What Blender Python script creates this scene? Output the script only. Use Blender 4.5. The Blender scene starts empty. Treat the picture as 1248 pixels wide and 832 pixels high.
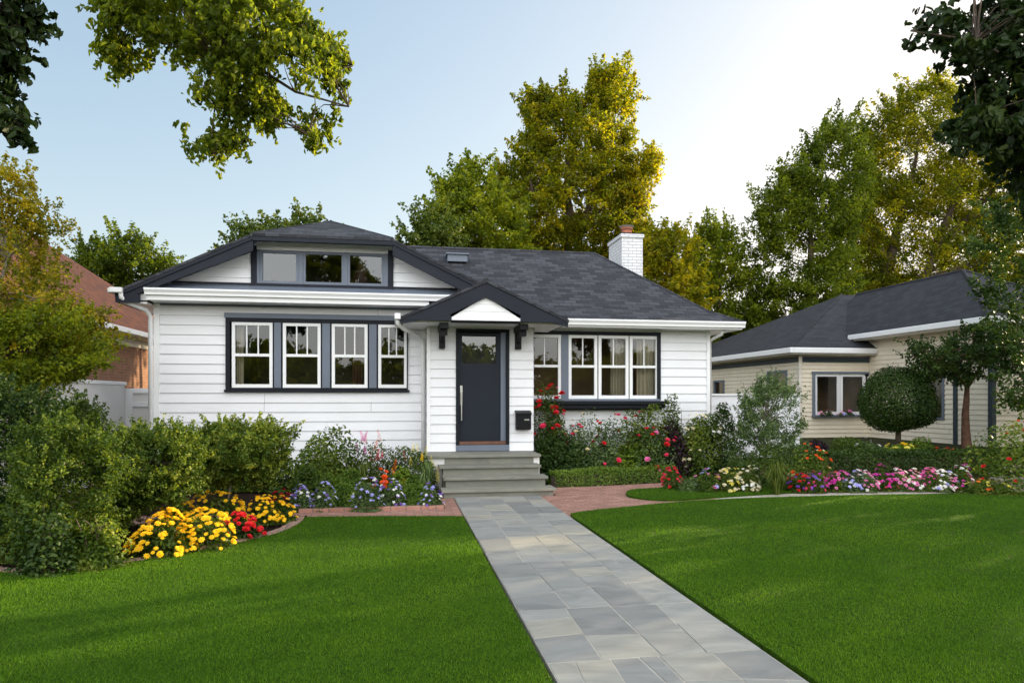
import bpy, math, random
import numpy as np
from mathutils import Vector, Quaternion

rad = math.radians
scene = bpy.context.scene
COL = scene.collection

# ------------------------------------------------------------------ camera
F_PX, HZ = 832.0, 485.0            # focal length and horizon row of the 1248 px wide photo
YAW = rad(9.42)
CT, ST = math.cos(YAW), math.sin(YAW)
EYE = 1.6
cam_data = bpy.data.cameras.new('camera')
cam = bpy.data.objects.new('camera', cam_data)
COL.objects.link(cam)
cam.location = (0, 0, EYE)
cam.rotation_euler = (rad(90), 0, -YAW)
cam_data.sensor_width = 36.0
cam_data.lens = 24.0
cam_data.shift_y = (HZ - 416.0) / 1248.0
cam_data.clip_start = 0.05
cam_data.clip_end = 2000.0
scene.camera = cam

# ------------------------------------------------------------------ sky, sun, exposure
SUN_AZ, SUN_EL = rad(64), rad(13)  # azimuth measured from +Y (into the picture) towards +X
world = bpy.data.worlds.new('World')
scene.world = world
world.use_nodes = True
nt = world.node_tree
nt.nodes.clear()
w_out = nt.nodes.new('ShaderNodeOutputWorld')
w_bg = nt.nodes.new('ShaderNodeBackground')
w_sky = nt.nodes.new('ShaderNodeTexSky')
w_sky.sky_type = 'NISHITA'
w_sky.sun_disc = False
w_sky.sun_elevation = SUN_EL
w_sky.sun_rotation = SUN_AZ
w_sky.altitude = 0
w_sky.air_density = 1.0
w_sky.dust_density = 2.0
w_sky.ozone_density = 2.0
w_bg.inputs['Strength'].default_value = 0.12
# added front fill: the sky colour is brightened behind the camera
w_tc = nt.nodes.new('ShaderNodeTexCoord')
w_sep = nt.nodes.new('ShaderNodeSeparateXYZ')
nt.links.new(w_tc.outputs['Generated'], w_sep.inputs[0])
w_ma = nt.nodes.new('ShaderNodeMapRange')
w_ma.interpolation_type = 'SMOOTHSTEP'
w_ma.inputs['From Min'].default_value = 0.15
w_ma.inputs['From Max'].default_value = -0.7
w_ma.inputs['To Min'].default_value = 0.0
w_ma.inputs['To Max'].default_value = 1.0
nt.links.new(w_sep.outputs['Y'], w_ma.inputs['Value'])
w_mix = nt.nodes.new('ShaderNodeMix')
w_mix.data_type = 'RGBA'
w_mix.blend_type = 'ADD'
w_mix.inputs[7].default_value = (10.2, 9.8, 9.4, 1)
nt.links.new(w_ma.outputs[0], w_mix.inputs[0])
w_hs = nt.nodes.new('ShaderNodeHueSaturation')      # saturation and value of the sky colour
w_hs.inputs['Saturation'].default_value = 1.0
w_hs.inputs['Value'].default_value = 1.0
nt.links.new(w_sky.outputs[0], w_hs.inputs['Color'])
# tone curve in the sky colour holds down its bright side: c * g / (c / k + 1)
w_k = nt.nodes.new('ShaderNodeVectorMath'); w_k.operation = 'MULTIPLY_ADD'
w_k.inputs[1].default_value = (0.345, 0.365, 0.40); w_k.inputs[2].default_value = (1, 1, 1)
nt.links.new(w_hs.outputs[0], w_k.inputs[0])
w_d = nt.nodes.new('ShaderNodeVectorMath'); w_d.operation = 'DIVIDE'
nt.links.new(w_hs.outputs[0], w_d.inputs[0]); nt.links.new(w_k.outputs[0], w_d.inputs[1])
w_g = nt.nodes.new('ShaderNodeVectorMath'); w_g.operation = 'MULTIPLY'
w_g.inputs[1].default_value = (2.74, 2.68, 2.70)
nt.links.new(w_d.outputs[0], w_g.inputs[0])
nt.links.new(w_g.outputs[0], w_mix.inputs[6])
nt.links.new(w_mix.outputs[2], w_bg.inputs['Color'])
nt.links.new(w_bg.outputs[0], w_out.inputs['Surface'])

sun_data = bpy.data.lights.new('sun', 'SUN')
sun_data.energy = 5.0
sun_data.angle = rad(0.5)
sun_data.color = (1.0, 0.79, 0.48)
sun = bpy.data.objects.new('sun', sun_data)
COL.objects.link(sun)
sun_dir = Vector((math.sin(SUN_AZ) * math.cos(SUN_EL), math.cos(SUN_AZ) * math.cos(SUN_EL), math.sin(SUN_EL)))
sun.rotation_euler = sun_dir.to_track_quat('Z', 'Y').to_euler()
sun.location = (20, 10, 20)

scene.view_settings.view_transform = 'Standard'
scene.view_settings.look = 'None'
scene.view_settings.gamma = 1.0
scene.view_settings.use_curve_mapping = False
scene.view_settings.exposure = 1.02
scene.render.engine = 'CYCLES'
scene.cycles.max_bounces = 6
scene.cycles.diffuse_bounces = 3
scene.cycles.glossy_bounces = 3
scene.cycles.transmission_bounces = 4
scene.cycles.transparent_max_bounces = 8
scene.cycles.use_denoising = True
scene.cycles.sample_clamp_indirect = 8

# ------------------------------------------------------------------ measuring helpers
def W(px, py, Y):
    "world point at depth Y that the photo shows at (px, py)"
    u, v = (px - 624) / F_PX, (HZ - py) / F_PX
    t = Y / (CT - u * ST)
    return ((u * CT + ST) * t, Y, EYE + v * t)

def G(px, py, z=0.0):
    "point of the ground at height z that the photo shows at (px, py)"
    u, v = (px - 624) / F_PX, (HZ - py) / F_PX
    t = (z - EYE) / v
    return ((u * CT + ST) * t, (CT - u * ST) * t)

# ------------------------------------------------------------------ object helpers
ORIGIN = {}

def tag(o, label=None, cat=None, group=None, kind=None):
    if label: o['label'] = label
    if cat: o['category'] = cat
    if group: o['group'] = group
    if kind: o['kind'] = kind
    return o

def thing(name, label, cat, loc=(0, 0, 0), group=None):
    o = bpy.data.objects.new(name, None)
    o.empty_display_size = 0.2
    COL.objects.link(o)
    o.location = loc
    ORIGIN[o.name] = Vector(loc)
    return tag(o, label, cat, group)

def link(name, me, parent=None, origin=(0, 0, 0)):
    o = bpy.data.objects.new(name, me)
    COL.objects.link(o)
    if parent is not None:
        o.parent = parent
        base = ORIGIN.get(parent.name, Vector((0, 0, 0)))
        o.location = Vector(origin) - base
    else:
        o.location = origin
    ORIGIN[o.name] = Vector(origin)
    return o

class MB:
    "collects faces; build() links them as one mesh object"
    def __init__(self):
        self.v, self.f, self.t, self.m = [], [], [], []
    def face(self, pts, tint=0.5, mi=0):
        n = len(self.v)
        self.v += [tuple(p) for p in pts]
        self.f.append(tuple(range(n, n + len(pts))))
        self.t.append(tint); self.m.append(mi)
    def box(self, x0, x1, y0, y1, z0, z1, tint=0.5, mi=0):
        p = [(x, y, z) for z in (z0, z1) for y in (y0, y1) for x in (x0, x1)]
        n = len(self.v)
        self.v += p
        for q in ((0, 2, 3, 1), (4, 5, 7, 6), (0, 1, 5, 4), (2, 6, 7, 3), (0, 4, 6, 2), (1, 3, 7, 5)):
            self.f.append(tuple(n + i for i in q)); self.t.append(tint); self.m.append(mi)
        return self
    def prism(self, poly, axis, a, b, tint=0.5):
        "poly in the two other axes, extruded along axis from a to b"
        def pt(p, s):
            if axis == 'y': return (p[0], s, p[1])
            if axis == 'x': return (s, p[0], p[1])
            return (p[0], p[1], s)
        k = len(poly); n = len(self.v)
        self.v += [pt(p, a) for p in poly] + [pt(p, b) for p in poly]
        fs = [tuple(n + i for i in range(k)), tuple(n + k + i for i in reversed(range(k)))]
        for i in range(k):
            j = (i + 1) % k
            fs.append((n + i, n + k + i, n + k + j, n + j))
        for q in fs:
            self.f.append(q); self.t.append(tint); self.m.append(0)
        return self
    def hexa(self, a, b, th):
        "solid between polygon a (list of 3d points) and the same offset by vector th"
        k = len(a); n = len(self.v)
        self.v += [tuple(p) for p in a] + [tuple(Vector(p) + Vector(th)) for p in a]
        fs = [tuple(n + i for i in range(k)), tuple(n + k + i for i in reversed(range(k)))]
        for i in range(k):
            j = (i + 1) % k
            fs.append((n + i, n + k + i, n + k + j, n + j))
        for q in fs:
            self.f.append(q); self.t.append(0.5); self.m.append(0)
        return self
    def tube(self, pts, radii, seg=8, cap=True):
        pts = [Vector(p) for p in pts]
        if not hasattr(radii, '__len__'): radii = [radii] * len(pts)
        rings = []
        ref = Vector((0.31, 0.17, 0.93))
        for i, p in enumerate(pts):
            d = (pts[min(i + 1, len(pts) - 1)] - pts[max(i - 1, 0)])
            if d.length < 1e-6: d = Vector((0, 0, 1))
            d.normalize()
            r = ref if abs(d.dot(ref)) < 0.95 else Vector((1, 0, 0))
            a = d.cross(r).normalized(); b = d.cross(a)
            ring = []
            for s in range(seg):
                an = 2 * math.pi * s / seg
                ring.append(len(self.v))
                self.v.append(tuple(p + (a * math.cos(an) + b * math.sin(an)) * radii[i]))
            rings.append(ring)
        for A, B in zip(rings, rings[1:]):
            for s in range(seg):
                t = (s + 1) % seg
                self.f.append((A[s], A[t], B[t], B[s])); self.t.append(0.5); self.m.append(0)
        if cap:
            for ring in (rings[0][::-1], rings[-1]):
                self.f.append(tuple(ring)); self.t.append(0.5); self.m.append(0)
        return self
    def build(self, name, mat, parent=None, origin=None, smooth=False, bevel=0.0):
        if origin is None:
            origin = ORIGIN[parent.name] if parent is not None else Vector((0, 0, 0))
        origin = Vector(origin)
        me = bpy.data.meshes.new(name)
        me.from_pydata([tuple(Vector(p) - origin) for p in self.v], [], self.f)
        for m in (mat if isinstance(mat, (list, tuple)) else [mat]):
            me.materials.append(m)
        me.polygons.foreach_set('material_index', self.m)
        at = me.attributes.new('tint', 'FLOAT', 'FACE')
        at.data.foreach_set('value', [float(t) for t in self.t])
        uv = me.uv_layers.new(name='UVMap')
        for p in me.polygons:
            n = p.normal
            if abs(n.z) > 0.98:
                u_ax, v_ax = Vector((1, 0, 0)), Vector((0, 1, 0))
            else:
                u_ax = Vector((-n.y, n.x, 0)).normalized()
                v_ax = n.cross(u_ax)
            for li in p.loop_indices:
                co = me.vertices[me.loops[li].vertex_index].co + origin
                uv.data[li].uv = (co.dot(u_ax), co.dot(v_ax))
        if smooth:
            me.polygons.foreach_set('use_smooth', [True] * len(me.polygons))
        o = link(name, me, parent, origin)
        if bevel:
            b = o.modifiers.new('bevel', 'BEVEL')
            b.width = bevel; b.segments = 2; b.limit_method = 'ANGLE'
        return o

def np_mesh(name, V, Fc, tint, mats, mi=None):
    me = bpy.data.meshes.new(name)
    k = Fc.shape[1]
    me.vertices.add(len(V)); me.vertices.foreach_set('co', V.astype(np.float32).ravel())
    me.loops.add(Fc.size); me.loops.foreach_set('vertex_index', Fc.astype(np.int32).ravel())
    me.polygons.add(len(Fc)); me.polygons.foreach_set('loop_start', np.arange(0, Fc.size, k, dtype=np.int32))
    for m in mats: me.materials.append(m)
    if mi is not None: me.polygons.foreach_set('material_index', mi.astype(np.int32))
    me.update(calc_edges=True)
    at = me.attributes.new('tint', 'FLOAT', 'FACE')
    at.data.foreach_set('value', tint.astype(np.float32))
    return me

# ------------------------------------------------------------------ materials
def mat_new(name):
    m = bpy.data.materials.new(name); m.use_nodes = True
    n = m.node_tree
    return m, n, n.nodes['Principled BSDF'], n.nodes['Material Output']

def ramp(n, stops):
    r = n.nodes.new('ShaderNodeValToRGB')
    els = r.color_ramp.elements
    while len(els) < len(stops): els.new(0.5)
    for e, (p, c) in zip(els, stops):
        e.position = p; e.color = (*c, 1)
    return r

def paint(name, col, rough=0.5, var=0.06, scale=3.0, bump=0.05, metal=0.0, spec=0.5):
    m, n, b, o = mat_new(name)
    tc = n.nodes.new('ShaderNodeTexCoord')
    ns = n.nodes.new('ShaderNodeTexNoise'); ns.inputs['Scale'].default_value = scale; ns.inputs['Detail'].default_value = 6
    n.links.new(tc.outputs['Object'], ns.inputs['Vector'])
    r = ramp(n, [(0.3, tuple(c * (1 - var) for c in col)), (0.7, tuple(min(1, c * (1 + var)) for c in col))])
    n.links.new(ns.outputs[0], r.inputs[0]); n.links.new(r.outputs[0], b.inputs['Base Color'])
    b.inputs['Roughness'].default_value = rough; b.inputs['Metallic'].default_value = metal
    b.inputs['Specular IOR Level'].default_value = spec
    if bump:
        n2 = n.nodes.new('ShaderNodeTexNoise'); n2.inputs['Scale'].default_value = scale * 20; n2.inputs['Detail'].default_value = 3
        n.links.new(tc.outputs['Object'], n2.inputs['Vector'])
        bp = n.nodes.new('ShaderNodeBump'); bp.inputs['Strength'].default_value = bump; bp.inputs['Distance'].default_value = 0.01
        n.links.new(n2.outputs[0], bp.inputs['Height']); n.links.new(bp.outputs[0], b.inputs['Normal'])
    return m

def leafy(name, stops, trans=0.35, rough=0.5, tr_tint=(1.0, 0.95, 0.45)):
    m, n, b, o = mat_new(name)
    at = n.nodes.new('ShaderNodeAttribute'); at.attribute_name = 'tint'
    r = ramp(n, stops)
    n.links.new(at.outputs['Fac'], r.inputs[0]); n.links.new(r.outputs[0], b.inputs['Base Color'])
    b.inputs['Roughness'].default_value = rough
    b.inputs['Specular IOR Level'].default_value = 0.22
    tr = n.nodes.new('ShaderNodeBsdfTranslucent')
    mx = n.nodes.new('ShaderNodeMix'); mx.data_type = 'RGBA'; mx.blend_type = 'MULTIPLY'
    mx.inputs[0].default_value = 1.0; mx.inputs[7].default_value = (*[c * 1.9 for c in tr_tint], 1)
    n.links.new(r.outputs[0], mx.inputs[6]); n.links.new(mx.outputs[2], tr.inputs['Color'])
    ms = n.nodes.new('ShaderNodeMixShader'); ms.inputs[0].default_value = trans
    n.links.new(b.outputs[0], ms.inputs[1]); n.links.new(tr.outputs[0], ms.inputs[2])
    n.links.new(ms.outputs[0], o.inputs['Surface'])
    return m

def bricky(name, c1, c2, mortar, bw, bh, ms, rough=0.85, bump=0.4, var=0.0, offset=0.5, nscale=6.0):
    "brick or shingle pattern laid in metres over the mesh's UV"
    m, n, b, o = mat_new(name)
    tc = n.nodes.new('ShaderNodeTexCoord')
    nz = n.nodes.new('ShaderNodeTexNoise'); nz.inputs['Scale'].default_value = 5; nz.inputs['Detail'].default_value = 2
    n.links.new(tc.outputs['UV'], nz.inputs['Vector'])
    sc = n.nodes.new('ShaderNodeVectorMath'); sc.operation = 'SCALE'; sc.inputs['Scale'].default_value = 0.012
    n.links.new(nz.outputs['Color'], sc.inputs[0])
    ad = n.nodes.new('ShaderNodeVectorMath'); ad.operation = 'ADD'
    n.links.new(tc.outputs['UV'], ad.inputs[0]); n.links.new(sc.outputs[0], ad.inputs[1])
    br = n.nodes.new('ShaderNodeTexBrick'); br.offset = offset
    br.inputs['Scale'].default_value = 1.0
    br.inputs['Color1'].default_value = (*c1, 1); br.inputs['Color2'].default_value = (*c2, 1); br.inputs['Mortar'].default_value = (*mortar, 1)
    br.inputs['Brick Width'].default_value = bw; br.inputs['Row Height'].default_value = bh
    br.inputs['Mortar Size'].default_value = ms; br.inputs['Mortar Smooth'].default_value = 0.2
    n.links.new(ad.outputs[0], br.inputs['Vector'])
    ns = n.nodes.new('ShaderNodeTexNoise'); ns.inputs['Scale'].default_value = nscale; ns.inputs['Detail'].default_value = 8; ns.inputs['Roughness'].default_value = 0.7
    n.links.new(tc.outputs['UV'], ns.inputs['Vector'])
    r = ramp(n, [(0.25, (0.55, 0.55, 0.55)), (0.75, (1.35, 1.35, 1.35))])
    n.links.new(ns.outputs[0], r.inputs[0])
    mx = n.nodes.new('ShaderNodeMix'); mx.data_type = 'RGBA'; mx.blend_type = 'MULTIPLY'; mx.inputs[0].default_value = 0.35 + var
    n.links.new(br.outputs[0], mx.inputs[6]); n.links.new(r.outputs[0], mx.inputs[7])
    n.links.new(mx.outputs[2], b.inputs['Base Color'])
    b.inputs['Roughness'].default_value = rough
    bp = n.nodes.new('ShaderNodeBump'); bp.inputs['Strength'].default_value = bump; bp.inputs['Distance'].default_value = 0.02
    inv = n.nodes.new('ShaderNodeMath'); inv.operation = 'SUBTRACT'; inv.inputs[0].default_value = 1.0
    n.links.new(br.outputs['Fac'], inv.inputs[1])
    ad2 = n.nodes.new('ShaderNodeMath'); ad2.operation = 'MULTIPLY_ADD'; ad2.inputs[1].default_value = 0.4
    n.links.new(ns.outputs[0], ad2.inputs[0]); n.links.new(inv.outputs[0], ad2.inputs[2])
    n.links.new(ad2.outputs[0], bp.inputs['Height']); n.links.new(bp.outputs[0], b.inputs['Normal'])
    return m

def stone(name, stops, vein=(0.5, 0.5, 0.5), rough=0.6):
    "bluestone: a colour per slab from 'tint' with cloudy veins"
    m, n, b, o = mat_new(name)
    at = n.nodes.new('ShaderNodeAttribute'); at.attribute_name = 'tint'
    r = ramp(n, stops); n.links.new(at.outputs['Fac'], r.inputs[0])
    tc = n.nodes.new('ShaderNodeTexCoord')
    mp = n.nodes.new('ShaderNodeMapping'); mp.inputs['Scale'].default_value = (1.0, 2.2, 1.0); mp.inputs['Rotation'].default_value = (0, 0, 0.3)
    n.links.new(tc.outputs['Object'], mp.inputs[0])
    # shift the vein pattern from slab to slab
    cb = n.nodes.new('ShaderNodeCombineXYZ'); ml = n.nodes.new('ShaderNodeMath'); ml.operation = 'MULTIPLY'; ml.inputs[1].default_value = 37.0
    n.links.new(at.outputs['Fac'], ml.inputs[0]); n.links.new(ml.outputs[0], cb.inputs[2])
    ad = n.nodes.new('ShaderNodeVectorMath'); n.links.new(mp.outputs[0], ad.inputs[0]); n.links.new(cb.outputs[0], ad.inputs[1])
    ns = n.nodes.new('ShaderNodeTexNoise'); ns.inputs['Scale'].default_value = 1.6; ns.inputs['Detail'].default_value = 9; ns.inputs['Distortion'].default_value = 1.6; ns.inputs['Roughness'].default_value = 0.6
    n.links.new(ad.outputs[0], ns.inputs['Vector'])
    r2 = ramp(n, [(0.25, (0.68, 0.69, 0.70)), (0.5, (1, 1, 1)), (0.75, (1.28, 1.27, 1.24))])
    n.links.new(ns.outputs[0], r2.inputs[0])
    mx = n.nodes.new('ShaderNodeMix'); mx.data_type = 'RGBA'; mx.blend_type = 'MULTIPLY'; mx.inputs[0].default_value = 0.85
    n.links.new(r.outputs[0], mx.inputs[6]); n.links.new(r2.outputs[0], mx.inputs[7])
    n.links.new(mx.outputs[2], b.inputs['Base Color'])
    b.inputs['Roughness'].default_value = rough
    n2 = n.nodes.new('ShaderNodeTexNoise'); n2.inputs['Scale'].default_value = 14; n2.inputs['Detail'].default_value = 8
    n.links.new(ad.outputs[0], n2.inputs['Vector'])
    bp = n.nodes.new('ShaderNodeBump'); bp.inputs['Strength'].default_value = 0.25; bp.inputs['Distance'].default_value = 0.01
    n.links.new(n2.outputs[0], bp.inputs['Height']); n.links.new(bp.outputs[0], b.inputs['Normal'])
    return m

def glassy(name, tint=(0.9, 0.92, 0.9), boost=1.6):
    m, n, b, o = mat_new(name)
    n.nodes.remove(b)
    tp = n.nodes.new('ShaderNodeBsdfTransparent'); tp.inputs[0].default_value = (*tint, 1)
    gl = n.nodes.new('ShaderNodeBsdfGlossy'); gl.inputs['Roughness'].default_value = 0.015
    gl.inputs['Color'].default_value = (0.95, 0.97, 1, 1)
    tc = n.nodes.new('ShaderNodeTexCoord')
    ns = n.nodes.new('ShaderNodeTexNoise'); ns.inputs['Scale'].default_value = 1.3
    n.links.new(tc.outputs['Object'], ns.inputs['Vector'])
    bp = n.nodes.new('ShaderNodeBump'); bp.inputs['Strength'].default_value = 0.06; bp.inputs['Distance'].default_value = 0.05
    n.links.new(ns.outputs[0], bp.inputs['Height']); n.links.new(bp.outputs[0], gl.inputs['Normal'])
    fr = n.nodes.new('ShaderNodeFresnel'); fr.inputs[0].default_value = 1.5
    mu = n.nodes.new('ShaderNodeMath'); mu.operation = 'MULTIPLY'; mu.inputs[1].default_value = boost; mu.use_clamp = True
    n.links.new(fr.outputs[0], mu.inputs[0])
    ms = n.nodes.new('ShaderNodeMixShader')
    n.links.new(mu.outputs[0], ms.inputs[0]); n.links.new(tp.outputs[0], ms.inputs[1]); n.links.new(gl.outputs[0], ms.inputs[2])
    n.links.new(ms.outputs[0], o.inputs['Surface'])
    return m

M = {}
def boards(name, col, **kw):
    m = paint(name, col, **kw)
    n = m.node_tree; b = n.nodes['Principled BSDF']
    at = n.nodes.new('ShaderNodeAttribute'); at.attribute_name = 'tint'
    mr = n.nodes.new('ShaderNodeMapRange'); mr.inputs['To Min'].default_value = .965; mr.inputs['To Max'].default_value = 1.0
    n.links.new(at.outputs['Fac'], mr.inputs['Value'])
    mx = n.nodes.new('ShaderNodeMix'); mx.data_type = 'RGBA'; mx.blend_type = 'MULTIPLY'; mx.inputs[0].default_value = 1
    src = b.inputs['Base Color'].links[0].from_socket
    n.links.new(src, mx.inputs[6]); n.links.new(mr.outputs[0], mx.inputs[7]); n.links.new(mx.outputs[2], b.inputs['Base Color'])
    return m
M['white'] = boards('white_siding_paint', (0.80, 0.80, 0.82), rough=0.55, var=0.045, scale=1.1, bump=0.04)
M['trim'] = paint('white_trim_paint', (0.82, 0.82, 0.82), 0.4, 0.02, 2, 0.02)
M['dark'] = paint('charcoal_trim_paint', (0.009, 0.011, 0.016), 0.5, 0.12, 3, 0.03, spec=0.18)
M['slate'] = paint('slate_blue_trim_paint', (0.13, 0.155, 0.20), 0.5, 0.06, 3, 0.03)
M['navy'] = paint('navy_fascia_paint', (0.016, 0.019, 0.028), 0.55, 0.1, 3, 0.03, spec=0.18)
M['door'] = paint('navy_door_paint', (0.014, 0.018, 0.027), 0.45, 0.06, 4, 0.02, spec=0.18)
M['black'] = paint('black_metal', (0.007, 0.007, 0.009), 0.45, 0.1, 5, 0.02, spec=0.18)
M['steel'] = paint('brushed_steel', (0.62, 0.61, 0.58), 0.3, 0.05, 12, 0.03, metal=1.0)
M['wood'] = paint('brown_threshold_wood', (0.13, 0.055, 0.03), 0.55, 0.25, 8, 0.1)
M['shingle'] = bricky('charcoal_shingles', (0.017, 0.018, 0.023), (0.056, 0.058, 0.068), (0.008, 0.008, 0.010), 0.26, 0.135, 0.006, 0.9, 0.6, 0.3, nscale=9)
M['shingle2'] = bricky('slate_grey_shingles', (0.020, 0.021, 0.026), (0.036, 0.037, 0.045), (0.012, 0.012, 0.016), 0.3, 0.15, 0.006, 0.9, 0.5, 0.25, nscale=7)
M['tile'] = bricky('orange_clay_tiles', (0.30, 0.10, 0.035), (0.18, 0.06, 0.03), (0.05, 0.02, 0.012), 0.24, 0.2, 0.012, 0.85, 0.7, 0.4)
M['brick'] = bricky('red_orange_brick', (0.26, 0.115, 0.06), (0.20, 0.085, 0.045), (0.24, 0.18, 0.13), 0.23, 0.078, 0.009, 0.9, 0.5, 0.3)
M['wbrick'] = bricky('white_painted_brick', (0.74, 0.74, 0.76), (0.70, 0.70, 0.72), (0.5, 0.5, 0.52), 0.22, 0.075, 0.01, 0.7, 0.7, 0.0)
M['paver'] = bricky('pink_brick_paving', (0.44, 0.225, 0.165), (0.30, 0.145, 0.105), (0.20, 0.14, 0.11), 0.21, 0.105, 0.009, 0.9, 0.4, 0.35)
M['concrete'] = paint('pale_concrete', (0.46, 0.40, 0.345), 0.85, 0.10, 2.2, 0.15)
M['render'] = paint('white_fence_render', (0.74, 0.72, 0.70), 0.75, 0.05, 1.2, 0.06)
M['cream'] = paint('cream_siding_paint', (0.80, 0.71, 0.56), 0.6, 0.05, 1.5, 0.03)
M['creamtrim'] = paint('cream_trim_paint', (0.70, 0.65, 0.56), 0.55, 0.04, 2, 0.03)
M['teal'] = paint('dark_teal_trim', (0.018, 0.035, 0.045), 0.5, 0.1, 3, 0.02)
M['clay'] = paint('clay_pot', (0.30, 0.10, 0.055), 0.75, 0.3, 9, 0.1)
M['blue'] = stone('bluestone', [(0.0, (0.20, 0.20, 0.19)), (0.35, (0.255, 0.255, 0.237)), (0.7, (0.30, 0.297, 0.27)), (1.0, (0.325, 0.305, 0.25))])
M['tread'] = stone('step_stone', [(0.0, (0.17, 0.17, 0.14)), (0.5, (0.205, 0.20, 0.165)), (1.0, (0.24, 0.23, 0.185))], rough=0.7)
M['mortar'] = paint('pale_mortar', (0.40, 0.37, 0.32), 0.9, 0.15, 9, 0.2)
M['edging'] = bricky('worn_brick_edging', (0.34, 0.21, 0.15), (0.26, 0.17, 0.13), (0.14, 0.11, 0.09), 0.11, 0.4, 0.008, 0.9, 0.5, 0.4)
M['glass'] = glassy('window_glass')
M['glass_sky'] = glassy('upper_window_glass', (0.6, 0.65, 0.7), 2.4)
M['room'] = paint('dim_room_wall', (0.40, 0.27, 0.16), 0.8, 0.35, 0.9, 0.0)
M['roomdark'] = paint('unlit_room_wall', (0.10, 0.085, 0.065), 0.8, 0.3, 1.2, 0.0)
M['curtain'] = paint('curtain_cloth', (0.50, 0.44, 0.33), 0.9, 0.12, 3, 0.1)
M['bark'] = paint('brown_bark', (0.085, 0.060, 0.042), 0.95, 0.4, 7, 0.6)
M['barkpale'] = paint('pale_bark', (0.22, 0.19, 0.15), 0.95, 0.35, 7, 0.5)
M['redbark'] = paint('reddish_bark', (0.13, 0.065, 0.040), 0.95, 0.35, 9, 0.5)

def ground_mat(name, c0, c1, scale, bump, fine=40):
    m, n, b, o = mat_new(name)
    tc = n.nodes.new('ShaderNodeTexCoord')
    ns = n.nodes.new('ShaderNodeTexNoise'); ns.inputs['Scale'].default_value = scale; ns.inputs['Detail'].default_value = 10; ns.inputs['Roughness'].default_value = 0.75
    n.links.new(tc.outputs['Object'], ns.inputs['Vector'])
    vo = n.nodes.new('ShaderNodeTexVoronoi'); vo.inputs['Scale'].default_value = fine
    n.links.new(tc.outputs['Object'], vo.inputs['Vector'])
    r = ramp(n, [(0.3, c0), (0.7, c1)])
    ad = n.nodes.new('ShaderNodeMath'); ad.operation = 'MULTIPLY_ADD'; ad.inputs[1].default_value = 0.35
    sp = n.nodes.new('ShaderNodeSeparateColor'); n.links.new(vo.outputs['Color'], sp.inputs[0])
    n.links.new(sp.outputs[0], ad.inputs[0])
    sb = n.nodes.new('ShaderNodeMath'); sb.operation = 'SUBTRACT'; sb.inputs[1].default_value = 0.17
    n.links.new(ns.outputs[0], sb.inputs[0]); n.links.new(sb.outputs[0], ad.inputs[2])
    n.links.new(ad.outputs[0], r.inputs[0]); n.links.new(r.outputs[0], b.inputs['Base Color'])
    b.inputs['Roughness'].default_value = 0.95; b.inputs['Specular IOR Level'].default_value = 0.08
    bp = n.nodes.new('ShaderNodeBump'); bp.inputs['Strength'].default_value = bump; bp.inputs['Distance'].default_value = 0.03
    n.links.new(ad.outputs[0], bp.inputs['Height']); n.links.new(bp.outputs[0], b.inputs['Normal'])
    return m
M['mulch'] = ground_mat('bark_mulch', (0.006, 0.0045, 0.004), (0.042, 0.024, 0.016), 9, 1.0, 45)
M['soil'] = ground_mat('garden_soil', (0.020, 0.022, 0.010), (0.05, 0.055, 0.02), 2, 0.6, 12)
M['turf'] = ground_mat('turf_base', (0.020, 0.050, 0.002), (0.045, 0.100, 0.005), 6, 0.8, 60)

GRN = [(0.0, (0.022, 0.046, 0.007)), (0.5, (0.062, 0.108, 0.014)), (1.0, (0.150, 0.195, 0.024))]
M['grass'] = leafy('grass_blades', [(0.0, (0.032, 0.088, 0.002)), (0.5, (0.070, 0.166, 0.003)), (1.0, (0.135, 0.240, 0.010))], 0.3, 0.6, (1, 1, 0.3))
M['leaf'] = leafy('green_leaves', GRN)
M['leafdark'] = leafy('dark_green_leaves', [(0.0, (0.012, 0.032, 0.007)), (0.5, (0.034, 0.070, 0.012)), (1.0, (0.080, 0.125, 0.022))], 0.25)
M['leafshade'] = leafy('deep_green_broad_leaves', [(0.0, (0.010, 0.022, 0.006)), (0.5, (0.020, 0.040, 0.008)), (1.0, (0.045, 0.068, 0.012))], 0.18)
M['leafolive'] = leafy('olive_leaves', [(0.0, (0.045, 0.075, 0.008)), (0.5, (0.135, 0.180, 0.014)), (1.0, (0.30, 0.32, 0.022))], 0.6)
M['leafgold'] = leafy('golden_leaves', [(0.0, (0.070, 0.096, 0.008)), (0.5, (0.215, 0.225, 0.012)), (1.0, (0.48, 0.38, 0.018))], 0.66, tr_tint=(1, .95, .3))
M['leafamber'] = leafy('amber_birch_leaves', [(0.0, (0.070, 0.100, 0.010)), (0.5, (0.22, 0.215, 0.016)), (1.0, (0.46, 0.34, 0.018))], 0.45, tr_tint=(1, .95, .35))
M['leaffresh'] = leafy('fresh_green_leaves', [(0.0, (0.040, 0.070, 0.012)), (0.5, (0.090, 0.130, 0.020)), (1.0, (0.18, 0.21, 0.04))], 0.4)
M['leafshrub'] = leafy('shrub_leaves', [(0.0, (0.028, 0.058, 0.008)), (0.5, (0.095, 0.155, 0.018)), (1.0, (0.28, 0.32, 0.050))], 0.35)
M['leafbox'] = leafy('boxwood_leaves', [(0.0, (0.034, 0.078, 0.010)), (0.5, (0.105, 0.185, 0.022)), (1.0, (0.22, 0.30, 0.045))], 0.25)
M['leafgrey'] = leafy('grey_green_leaves', [(0.0, (0.035, 0.070, 0.022)), (0.5, (0.095, 0.160, 0.050)), (1.0, (0.22, 0.29, 0.11))], 0.3)
M['leaflime'] = leafy('lime_leaves', [(0.0, (0.09, 0.16, 0.015)), (0.5, (0.18, 0.27, 0.025)), (1.0, (0.32, 0.38, 0.05))], 0.35)
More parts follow.
